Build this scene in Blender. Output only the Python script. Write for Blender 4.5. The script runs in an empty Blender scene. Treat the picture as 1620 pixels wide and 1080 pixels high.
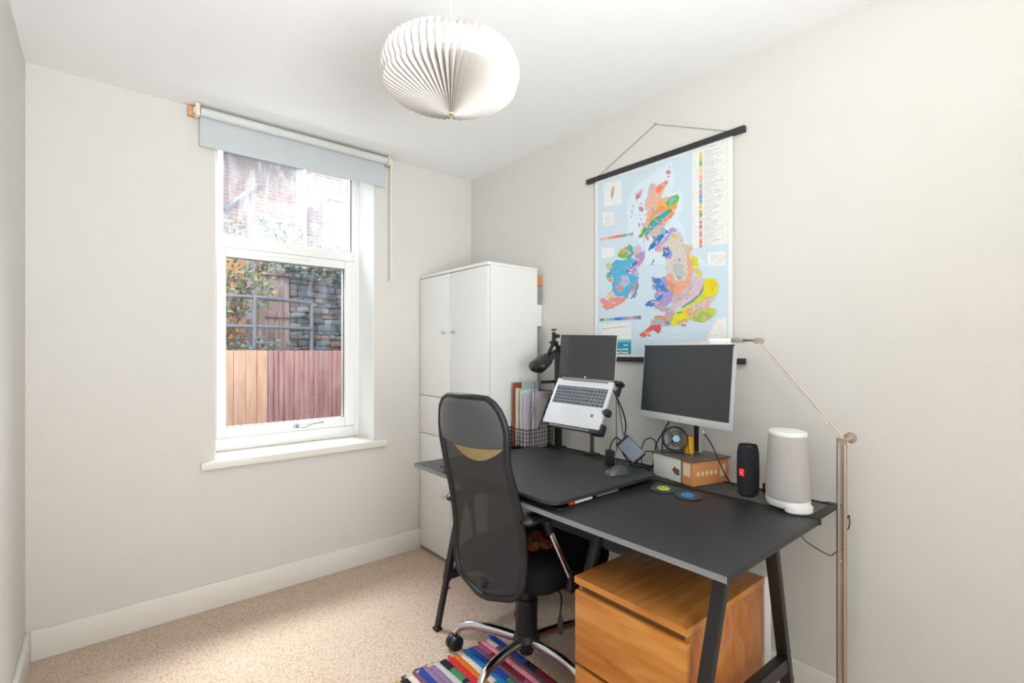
import bpy, bmesh, math, random
from mathutils import Vector, Matrix, noise
random.seed(7)
sc = bpy.context.scene
# ------------------------------------------------------------------ camera, world, light, exposure
cam_d = bpy.data.cameras.new('camera'); cam = bpy.data.objects.new('camera', cam_d)
sc.collection.objects.link(cam); sc.camera = cam
cam_d.sensor_width = 36; cam_d.lens = 17.2; cam_d.shift_y = 12/1620; cam_d.clip_start = .02
cam.location = (0, 0, 1.29); cam.rotation_euler = (math.radians(90), 0, math.radians(-40))
sc.view_settings.view_transform = 'Standard'; sc.view_settings.look = 'None'
sc.view_settings.exposure = 0.78; sc.view_settings.gamma = 1; sc.view_settings.use_curve_mapping = False
w = bpy.data.worlds.new('sky'); sc.world = w; w.use_nodes = True
nt = w.node_tree; bg = nt.nodes['Background']
sky = nt.nodes.new('ShaderNodeTexSky'); sky.sky_type = 'NISHITA'; sky.sun_disc = False
sky.sun_elevation = math.radians(48); sky.sun_rotation = math.radians(200); sky.dust_density = 2.5; sky.sun_intensity = .4
nt.links.new(sky.outputs[0], bg.inputs[0]); bg.inputs[1].default_value = .15
def lamp(kind, name, loc, aim, power, col=(1, 1, 1), size=1, size_y=None, spread=None):
    d = bpy.data.lights.new(name, kind); d.energy = power; d.color = col
    if kind == 'AREA':
        d.shape = 'RECTANGLE'; d.size = size; d.size_y = size_y or size
        if spread: d.spread = math.radians(spread)
    if kind == 'SUN': d.angle = math.radians(size)
    o = bpy.data.objects.new(name, d); sc.collection.objects.link(o); o.location = loc
    o.rotation_euler = (Vector(aim)-Vector(loc)).to_track_quat('-Z', 'Y').to_euler(); return o
lamp('SUN', 'sun', (-3, -5, 8), (0, 0, 0), 1.45, (1, .94, .86), 1.0)
# area lamp added out of view above the window, standing in for sky
lamp('AREA', 'sky_fill_lamp', (1.25, 3.72, 2.98), (.62, 2.2, .95), 52, (.93, .97, 1), 1.3, .8, 90)
# fill lamps added behind the camera to brighten the closed room
lamp('AREA', 'back_fill_lamp', (.38, -1.2, 1.35), (.6, 2.4, .9), 5, (.93, .97, 1), 1.1, 2.0, 110)
lamp('AREA', 'upward_fill_lamp', (.42, -.45, 1.28), (.42, -.449, 2.47), 13, (.93, .97, 1), 1.2, .75, 130)
lamp('AREA', 'ceiling_fill_lamp', (.28, -.85, 1.25), (.45, 1.1, 2.47), 13.5, (.93, .97, 1), .9, .9, 105)

# ------------------------------------------------------------------ materials
def lin(h):
    h = h.lstrip('#'); o = []
    for i in (0, 2, 4):
        c = int(h[i:i+2], 16)/255; o.append(c/12.92 if c <= .04045 else ((c+.055)/1.055)**2.4)
    return (*o, 1)
MC = {}
def mat(name, col, rough=.5, metal=0, bump=0, bscale=60, var=0, vscale=8, coat=0, spec=.5, emit=None, trans=0, alpha=1, sss=0):
    if name in MC: return MC[name]
    m = bpy.data.materials.new(name); m.use_nodes = True; MC[name] = m
    n = m.node_tree; b = n.nodes['Principled BSDF']; L = n.links
    b.inputs['Base Color'].default_value = lin(col); b.inputs['Roughness'].default_value = rough
    b.inputs['Metallic'].default_value = metal; b.inputs['Coat Weight'].default_value = coat
    b.inputs['Specular IOR Level'].default_value = spec
    b.inputs['Transmission Weight'].default_value = trans
    tc = n.nodes.new('ShaderNodeTexCoord')
    nz = n.nodes.new('ShaderNodeTexNoise'); nz.inputs['Scale'].default_value = vscale; nz.inputs['Detail'].default_value = 4
    L.new(tc.outputs['Object'], nz.inputs['Vector'])
    mx = n.nodes.new('ShaderNodeMix'); mx.data_type = 'RGBA'; mx.blend_type = 'MULTIPLY'
    mx.inputs[0].default_value = 1; mx.inputs[6].default_value = lin(col)
    mr = n.nodes.new('ShaderNodeMapRange'); mr.inputs[1].default_value = .3; mr.inputs[2].default_value = .7
    mr.inputs[3].default_value = 1-max(var, .012); mr.inputs[4].default_value = 1+max(var, .012)*.5
    L.new(nz.outputs[0], mr.inputs[0]); L.new(mr.outputs[0], mx.inputs[7]); L.new(mx.outputs[2], b.inputs['Base Color'])
    if bump:
        n2 = n.nodes.new('ShaderNodeTexNoise'); n2.inputs['Scale'].default_value = bscale; n2.inputs['Detail'].default_value = 3
        L.new(tc.outputs['Object'], n2.inputs['Vector'])
        bp = n.nodes.new('ShaderNodeBump'); bp.inputs['Strength'].default_value = bump; bp.inputs['Distance'].default_value = .004
        L.new(n2.outputs[0], bp.inputs['Height']); L.new(bp.outputs[0], b.inputs['Normal'])
    if emit:
        b.inputs['Emission Color'].default_value = lin(emit[0]); b.inputs['Emission Strength'].default_value = emit[1]
    return m
def ramp(n, stops):
    r = n.nodes.new('ShaderNodeValToRGB'); e = r.color_ramp.elements
    e[0].position, e[0].color = stops[0][0], lin(stops[0][1]); e[1].position, e[1].color = stops[-1][0], lin(stops[-1][1])
    for p, c in stops[1:-1]: x = e.new(p); x.color = lin(c)
    return r
def wood(name, cols, scale=(2, 2, 30), rough=.45, nscale=3, bump=.15, coat=0):
    m = bpy.data.materials.new(name); m.use_nodes = True; n = m.node_tree; L = n.links; b = n.nodes['Principled BSDF']
    tc = n.nodes.new('ShaderNodeTexCoord'); mp = n.nodes.new('ShaderNodeMapping'); mp.inputs['Scale'].default_value = scale
    L.new(tc.outputs['Object'], mp.inputs[0])
    nz = n.nodes.new('ShaderNodeTexNoise'); nz.inputs['Scale'].default_value = nscale; nz.inputs['Detail'].default_value = 7; nz.inputs['Distortion'].default_value = .6
    L.new(mp.outputs[0], nz.inputs['Vector'])
    r = ramp(n, [(.3, cols[0]), (.5, cols[1]), (.7, cols[2])]); L.new(nz.outputs[0], r.inputs[0]); L.new(r.outputs[0], b.inputs['Base Color'])
    b.inputs['Roughness'].default_value = rough; b.inputs['Coat Weight'].default_value = coat; b.inputs['Coat Roughness'].default_value = .2
    bp = n.nodes.new('ShaderNodeBump'); bp.inputs['Strength'].default_value = bump; bp.inputs['Distance'].default_value = .002
    L.new(nz.outputs[0], bp.inputs['Height']); L.new(bp.outputs[0], b.inputs['Normal'])
    return m
def carpet_mat():
    m = bpy.data.materials.new('loop_carpet'); m.use_nodes = True; n = m.node_tree; L = n.links; b = n.nodes['Principled BSDF']
    tc = n.nodes.new('ShaderNodeTexCoord'); v = n.nodes.new('ShaderNodeTexVoronoi'); v.inputs['Scale'].default_value = 150
    mp = n.nodes.new('ShaderNodeMapping'); mp.inputs['Scale'].default_value = (1, .75, 1); L.new(tc.outputs['Object'], mp.inputs[0]); L.new(mp.outputs[0], v.inputs['Vector'])
    nz = n.nodes.new('ShaderNodeTexNoise'); nz.inputs['Scale'].default_value = 90; nz.inputs['Detail'].default_value = 5; L.new(tc.outputs['Object'], nz.inputs['Vector'])
    r = ramp(n, [(.0, 'DDC8B7'), (.45, 'D3BCA9'), (.8, 'BDA48F')]); L.new(v.outputs['Distance'], r.inputs[0])
    mx = n.nodes.new('ShaderNodeMix'); mx.data_type = 'RGBA'; mx.blend_type = 'OVERLAY'; mx.inputs[0].default_value = .12
    L.new(r.outputs[0], mx.inputs[6]); L.new(nz.outputs[0], mx.inputs[7]); L.new(mx.outputs[2], b.inputs['Base Color'])
    b.inputs['Roughness'].default_value = 1; b.inputs['Specular IOR Level'].default_value = .1
    bp = n.nodes.new('ShaderNodeBump'); bp.inputs['Strength'].default_value = .6; bp.inputs['Distance'].default_value = .003; bp.invert = True
    L.new(v.outputs['Distance'], bp.inputs['Height']); L.new(bp.outputs[0], b.inputs['Normal'])
    return m
def net_mat(name, col, cell=.0028, cut=.25, axes=(1, 2)):
    """woven net: real see-through holes on a fine procedural weave"""
    m = bpy.data.materials.new(name); m.use_nodes = True; n = m.node_tree; L = n.links; b = n.nodes['Principled BSDF']
    b.inputs['Base Color'].default_value = lin(col); b.inputs['Roughness'].default_value = .6
    tc = n.nodes.new('ShaderNodeTexCoord'); sx = n.nodes.new('ShaderNodeSeparateXYZ'); L.new(tc.outputs['Object'], sx.inputs[0])
    s = []
    for a in axes:
        q = n.nodes.new('ShaderNodeMath'); q.operation = 'MULTIPLY'; q.inputs[1].default_value = 2*math.pi/cell; L.new(sx.outputs[a], q.inputs[0])
        c = n.nodes.new('ShaderNodeMath'); c.operation = 'SINE'; L.new(q.outputs[0], c.inputs[0]); s.append(c)
    p = n.nodes.new('ShaderNodeMath'); p.operation = 'MULTIPLY'; L.new(s[0].outputs[0], p.inputs[0]); L.new(s[1].outputs[0], p.inputs[1])
    g = n.nodes.new('ShaderNodeMath'); g.operation = 'GREATER_THAN'; g.inputs[1].default_value = cut; L.new(p.outputs[0], g.inputs[0])
    t = n.nodes.new('ShaderNodeBsdfTransparent'); mx = n.nodes.new('ShaderNodeMixShader')
    L.new(g.outputs[0], mx.inputs[0]); L.new(b.outputs[0], mx.inputs[1]); L.new(t.outputs[0], mx.inputs[2])
    L.new(mx.outputs[0], n.nodes['Material Output'].inputs[0]); return m
def pane_mat(name, dirt_glare, base):  # smears on the glass; on the upper pane the haze paints glare
    m = bpy.data.materials.new(name); m.use_nodes = True; n = m.node_tree; L = n.links
    n.nodes.remove(n.nodes['Principled BSDF'])
    t = n.nodes.new('ShaderNodeBsdfTransparent'); t.inputs[0].default_value = (.96, .98, .98, 1)
    g = n.nodes.new('ShaderNodeBsdfGlossy'); g.inputs['Roughness'].default_value = .02
    lw_ = n.nodes.new('ShaderNodeLayerWeight'); pw = n.nodes.new('ShaderNodeMath'); pw.operation = 'POWER'; pw.inputs[1].default_value = 5; L.new(lw_.outputs['Facing'], pw.inputs[0])
    f = n.nodes.new('ShaderNodeMath'); f.operation = 'MULTIPLY_ADD'; f.inputs[1].default_value = .9; f.inputs[2].default_value = .035; L.new(pw.outputs[0], f.inputs[0])
    m1 = n.nodes.new('ShaderNodeMixShader'); L.new(f.outputs[0], m1.inputs[0]); L.new(t.outputs[0], m1.inputs[1]); L.new(g.outputs[0], m1.inputs[2])
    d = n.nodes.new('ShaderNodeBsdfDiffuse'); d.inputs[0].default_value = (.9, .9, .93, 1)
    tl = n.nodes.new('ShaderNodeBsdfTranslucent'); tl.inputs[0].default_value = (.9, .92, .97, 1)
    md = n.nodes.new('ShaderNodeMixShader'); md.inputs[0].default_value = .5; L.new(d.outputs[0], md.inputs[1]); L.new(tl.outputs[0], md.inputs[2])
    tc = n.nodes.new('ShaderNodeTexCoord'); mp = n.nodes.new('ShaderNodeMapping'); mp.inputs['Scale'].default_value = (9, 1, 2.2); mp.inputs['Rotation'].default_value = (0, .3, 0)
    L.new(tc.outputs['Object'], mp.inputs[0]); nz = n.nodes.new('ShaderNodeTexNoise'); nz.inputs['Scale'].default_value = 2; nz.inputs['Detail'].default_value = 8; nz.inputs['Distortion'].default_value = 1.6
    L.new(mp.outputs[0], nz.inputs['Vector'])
    mr = n.nodes.new('ShaderNodeMapRange'); mr.inputs[1].default_value = .45; mr.inputs[2].default_value = .8; mr.inputs[3].default_value = base; mr.inputs[4].default_value = dirt_glare
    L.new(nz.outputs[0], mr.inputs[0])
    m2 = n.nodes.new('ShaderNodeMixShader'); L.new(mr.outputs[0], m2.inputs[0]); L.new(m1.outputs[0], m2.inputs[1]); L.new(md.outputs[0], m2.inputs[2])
    L.new(m2.outputs[0], n.nodes['Material Output'].inputs[0]); return m
def brick_mat(name, c1, c2, mortar, scale=1, w=.22, h=.075, rough=.9, bump=.5, off=.5, msize=.012):
    m = bpy.data.materials.new(name); m.use_nodes = True; n = m.node_tree; L = n.links; b = n.nodes['Principled BSDF']
    tc = n.nodes.new('ShaderNodeTexCoord'); mp = n.nodes.new('ShaderNodeMapping'); mp.inputs['Rotation'].default_value = (math.radians(90), 0, 0)
    L.new(tc.outputs['Object'], mp.inputs[0]); k = n.nodes.new('ShaderNodeTexBrick'); L.new(mp.outputs[0], k.inputs['Vector'])
    k.inputs['Color1'].default_value = lin(c1); k.inputs['Color2'].default_value = lin(c2); k.inputs['Mortar'].default_value = lin(mortar)
    k.inputs['Scale'].default_value = scale; k.inputs['Brick Width'].default_value = w; k.inputs['Row Height'].default_value = h; k.inputs['Mortar Size'].default_value = msize; k.offset = off
    nz = n.nodes.new('ShaderNodeTexNoise'); nz.inputs['Scale'].default_value = 1.3; nz.inputs['Detail'].default_value = 6; L.new(tc.outputs['Object'], nz.inputs['Vector'])
    mx = n.nodes.new('ShaderNodeMix'); mx.data_type = 'RGBA'; mx.blend_type = 'OVERLAY'; mx.inputs[0].default_value = .5
    L.new(k.outputs[0], mx.inputs[6]); L.new(nz.outputs[0], mx.inputs[7]); L.new(mx.outputs[2], b.inputs['Base Color'])
    b.inputs['Roughness'].default_value = rough
    bp = n.nodes.new('ShaderNodeBump'); bp.inputs['Strength'].default_value = bump; bp.inputs['Distance'].default_value = .01; bp.invert = True
    L.new(k.outputs['Fac'], bp.inputs['Height']); L.new(bp.outputs[0], b.inputs['Normal']); return m

# ------------------------------------------------------------------ mesh helpers
def rotm(rx=0, ry=0, rz=0):
    return (Matrix.Rotation(math.radians(rz), 4, 'Z') @ Matrix.Rotation(math.radians(ry), 4, 'Y') @ Matrix.Rotation(math.radians(rx), 4, 'X'))
def spline(pts, k=8):
    P = [Vector(p) for p in pts]
    if len(P) < 3: return P
    Q = [2*P[0]-P[1]] + P + [2*P[-1]-P[-2]]; out = []
    for i in range(1, len(Q)-2):
        a, b, c, d = Q[i-1:i+3]
        for j in range(k):
            t = j/k; out.append(.5*((2*b)+(c-a)*t+(2*a-5*b+4*c-d)*t*t+(3*b-a-3*c+d)*t**3))
    out.append(P[-1]); return out
class G:
    def __init__(s): s.b = bmesh.new(); s.mi = 0
    def _f(s, vs):
        try: f = s.b.faces.new(vs); f.material_index = s.mi; return f
        except ValueError: return None
    def box(s, c, d, rot=None, bev=0, seg=2):
        r = bmesh.ops.create_cube(s.b, size=1)['verts']
        M = Matrix.Translation(c) @ (rot or Matrix()) @ Matrix.Diagonal((*d, 1))
        bmesh.ops.transform(s.b, matrix=M, verts=r)
        fs = {f for v in r for f in v.link_faces}
        for f in fs: f.material_index = s.mi
        if bev:
            es = list({e for v in r for e in v.link_edges})
            q = bmesh.ops.bevel(s.b, geom=es, offset=min(bev, min(d)*.49), segments=seg, profile=.6, affect='EDGES')
            for f in q['faces']: f.material_index = s.mi
        return s
    def bx(s, x0, x1, y0, y1, z0, z1, bev=0, rot=None): return s.box(((x0+x1)/2, (y0+y1)/2, (z0+z1)/2), (abs(x1-x0), abs(y1-y0), abs(z1-z0)), rot, bev)
    def tube(s, pts, r, seg=10, k=0, flat=1, up=None, closed=False):
        P = spline(pts, k) if k else [Vector(p) for p in pts]
        n = len(P); R = r if isinstance(r, (list, tuple)) else None; rings = []; pu = Vector(up) if up else None
        for i, p in enumerate(P):
            if closed: t = (P[(i+1) % n]-P[i-1]).normalized()
            else: t = (P[min(i+1, n-1)]-P[max(i-1, 0)]).normalized()
            if pu is None: pu = Vector((0, 0, 1)) if abs(t.z) < .9 else Vector((1, 0, 0))
            a = t.cross(pu); a = a.normalized() if a.length > 1e-6 else t.orthogonal().normalized()
            u = a.cross(t).normalized(); pu = u if not up else pu
            if R: q = i/(n-1)*(len(R)-1); j = min(int(q), len(R)-2); rr = R[j]+(R[j+1]-R[j])*(q-j)
            else: rr = r
            rings.append([s.b.verts.new(p+a*rr*math.cos(2*math.pi*m/seg)+u*rr*flat*math.sin(2*math.pi*m/seg)) for m in range(seg)])
        rr_ = range(n if closed else n-1)
        for i in rr_:
            A, B = rings[i], rings[(i+1) % n]
            for m in range(seg): s._f([A[m], A[(m+1) % seg], B[(m+1) % seg], B[m]])
        if not closed: s._f(rings[0][::-1]); s._f(rings[-1])
        return s
    def cyl(s, a, b, r, r2=None, seg=20): return s.tube([a, b], [r, r if r2 is None else r2], seg)
    def lathe(s, prof, c=(0, 0, 0), seg=32, M=None, sx=1, sy=1):
        M = M or Matrix(); c = Vector(c); rings = []
        for r, z in prof:
            if r < 1e-6: rings.append([s.b.verts.new(c + (M @ Vector((0, 0, z))))])
            else: rings.append([s.b.verts.new(c + (M @ Vector((r*sx*math.cos(2*math.pi*i/seg), r*sy*math.sin(2*math.pi*i/seg), z)))) for i in range(seg)])
        for A, B in zip(rings, rings[1:]):
            for i in range(seg):
                j = (i+1) % seg
                if len(A) == 1 and len(B) == 1: continue
                if len(A) == 1: s._f([A[0], B[j], B[i]])
                elif len(B) == 1: s._f([A[i], A[j], B[0]])
                else: s._f([A[i], A[j], B[j], B[i]])
        return s
    def prism(s, poly, o, ux, uy, depth, bev=0):
        """poly in 2D, extruded along ux x uy"""
        o, ux, uy = Vector(o), Vector(ux).normalized(), Vector(uy).normalized(); nn = ux.cross(uy)
        A = [s.b.verts.new(o+ux*x+uy*y) for x, y in poly]; B = [s.b.verts.new(o+ux*x+uy*y+nn*depth) for x, y in poly]
        n = len(poly); s._f(A[::-1]); s._f(B)
        for i in range(n): s._f([A[i], A[(i+1) % n], B[(i+1) % n], B[i]])
        if bev: bmesh.ops.bevel(s.b, geom=list({e for v in A+B for e in v.link_edges}), offset=bev, segments=2, affect='EDGES')
        return s
    def grid(s, fn, nu, nv, closed=False):
        V = [[s.b.verts.new(fn(i/nu, j/nv)) for j in range(nv+1)] for i in range(nu+(0 if closed else 1))]
        for i in range(nu):
            for j in range(nv):
                a, b = V[i], V[(i+1) % len(V)]; s._f([a[j], b[j], b[j+1], a[j+1]])
        return V
    def slab(s, fn, off, nu, nv):
        off = Vector(off); A = s.grid(fn, nu, nv); B = s.grid(lambda i, j: fn(i, j)+off, nu, nv)
        for i in range(nu):
            for j in (0, nv): s._f([A[i][j], A[i+1][j], B[i+1][j], B[i][j]])
        for j in range(nv):
            for i in (0, nu): s._f([A[i][j], A[i][j+1], B[i][j+1], B[i][j]])
        return s
    def solid(s, t):
        bmesh.ops.solidify(s.b, geom=list(s.b.faces), thickness=t); return s
ROOT = {}
def thing(name, label, cat, loc, rz=0, group=None):
    o = bpy.data.objects.new(name, None); sc.collection.objects.link(o); o.empty_display_size = .1
    o.location = loc; o.rotation_euler = (0, 0, math.radians(rz)); o['label'] = label; o['category'] = cat
    if group: o['group'] = group
    ROOT[o.name] = Matrix.Translation(loc) @ rotm(0, 0, rz); return o
def obj(name, g, mats, parent=None, label=None, local=False, angle=32, sub=0, smooth=True):
    b = g.b; bmesh.ops.recalc_face_normals(b, faces=b.faces)
    M = ROOT[parent.name] if parent else None
    if parent and not local: bmesh.ops.transform(b, matrix=M.inverted(), verts=b.verts)
    if not parent:
        xs = [v.co.x for v in b.verts]; ys = [v.co.y for v in b.verts]; zs = [v.co.z for v in b.verts]
        L = Vector(((min(xs)+max(xs))/2, (min(ys)+max(ys))/2, min(zs))); M = Matrix.Translation(L)
        bmesh.ops.translate(b, vec=-L, verts=b.verts)
    for f in b.faces: f.smooth = smooth
    for e in b.edges:
        e.smooth = not (len(e.link_faces) == 2 and e.calc_face_angle(0) > math.radians(angle))
    me = bpy.data.meshes.new(name); b.to_mesh(me); b.free()
    for m in (mats if isinstance(mats, (list, tuple)) else [mats]): me.materials.append(m)
    o = bpy.data.objects.new(name, me); sc.collection.objects.link(o)
    if parent: o.parent = parent; ROOT[o.name] = M
    else: o.location = L; ROOT[o.name] = M
    if label: o['label'] = label
    if sub:
        md = o.modifiers.new('s', 'SUBSURF'); md.levels = md.render_levels = sub
    return o
def tag(o, label, cat, group=None):
    o['label'] = label; o['category'] = cat
    if group: o['group'] = group
    return o
def struct(o): o['kind'] = 'structure'; return o
def text(s, size, M, m, name, parent, ext=.0004, align='LEFT', bold=0):
    c = bpy.data.curves.new(name, 'FONT'); c.body = s; c.size = size; c.extrude = ext; c.align_x = align; c.offset = bold
    t = bpy.data.objects.new(name, c); sc.collection.objects.link(t); bpy.context.view_layer.update()
    me = bpy.data.meshes.new_from_object(t); bpy.data.objects.remove(t)
    me.transform(ROOT[parent.name].inverted() @ M); me.materials.clear(); me.materials.append(m)
    o = bpy.data.objects.new(name, me); sc.collection.objects.link(o); o.parent = parent; ROOT[o.name] = ROOT[parent.name]; return o

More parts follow.
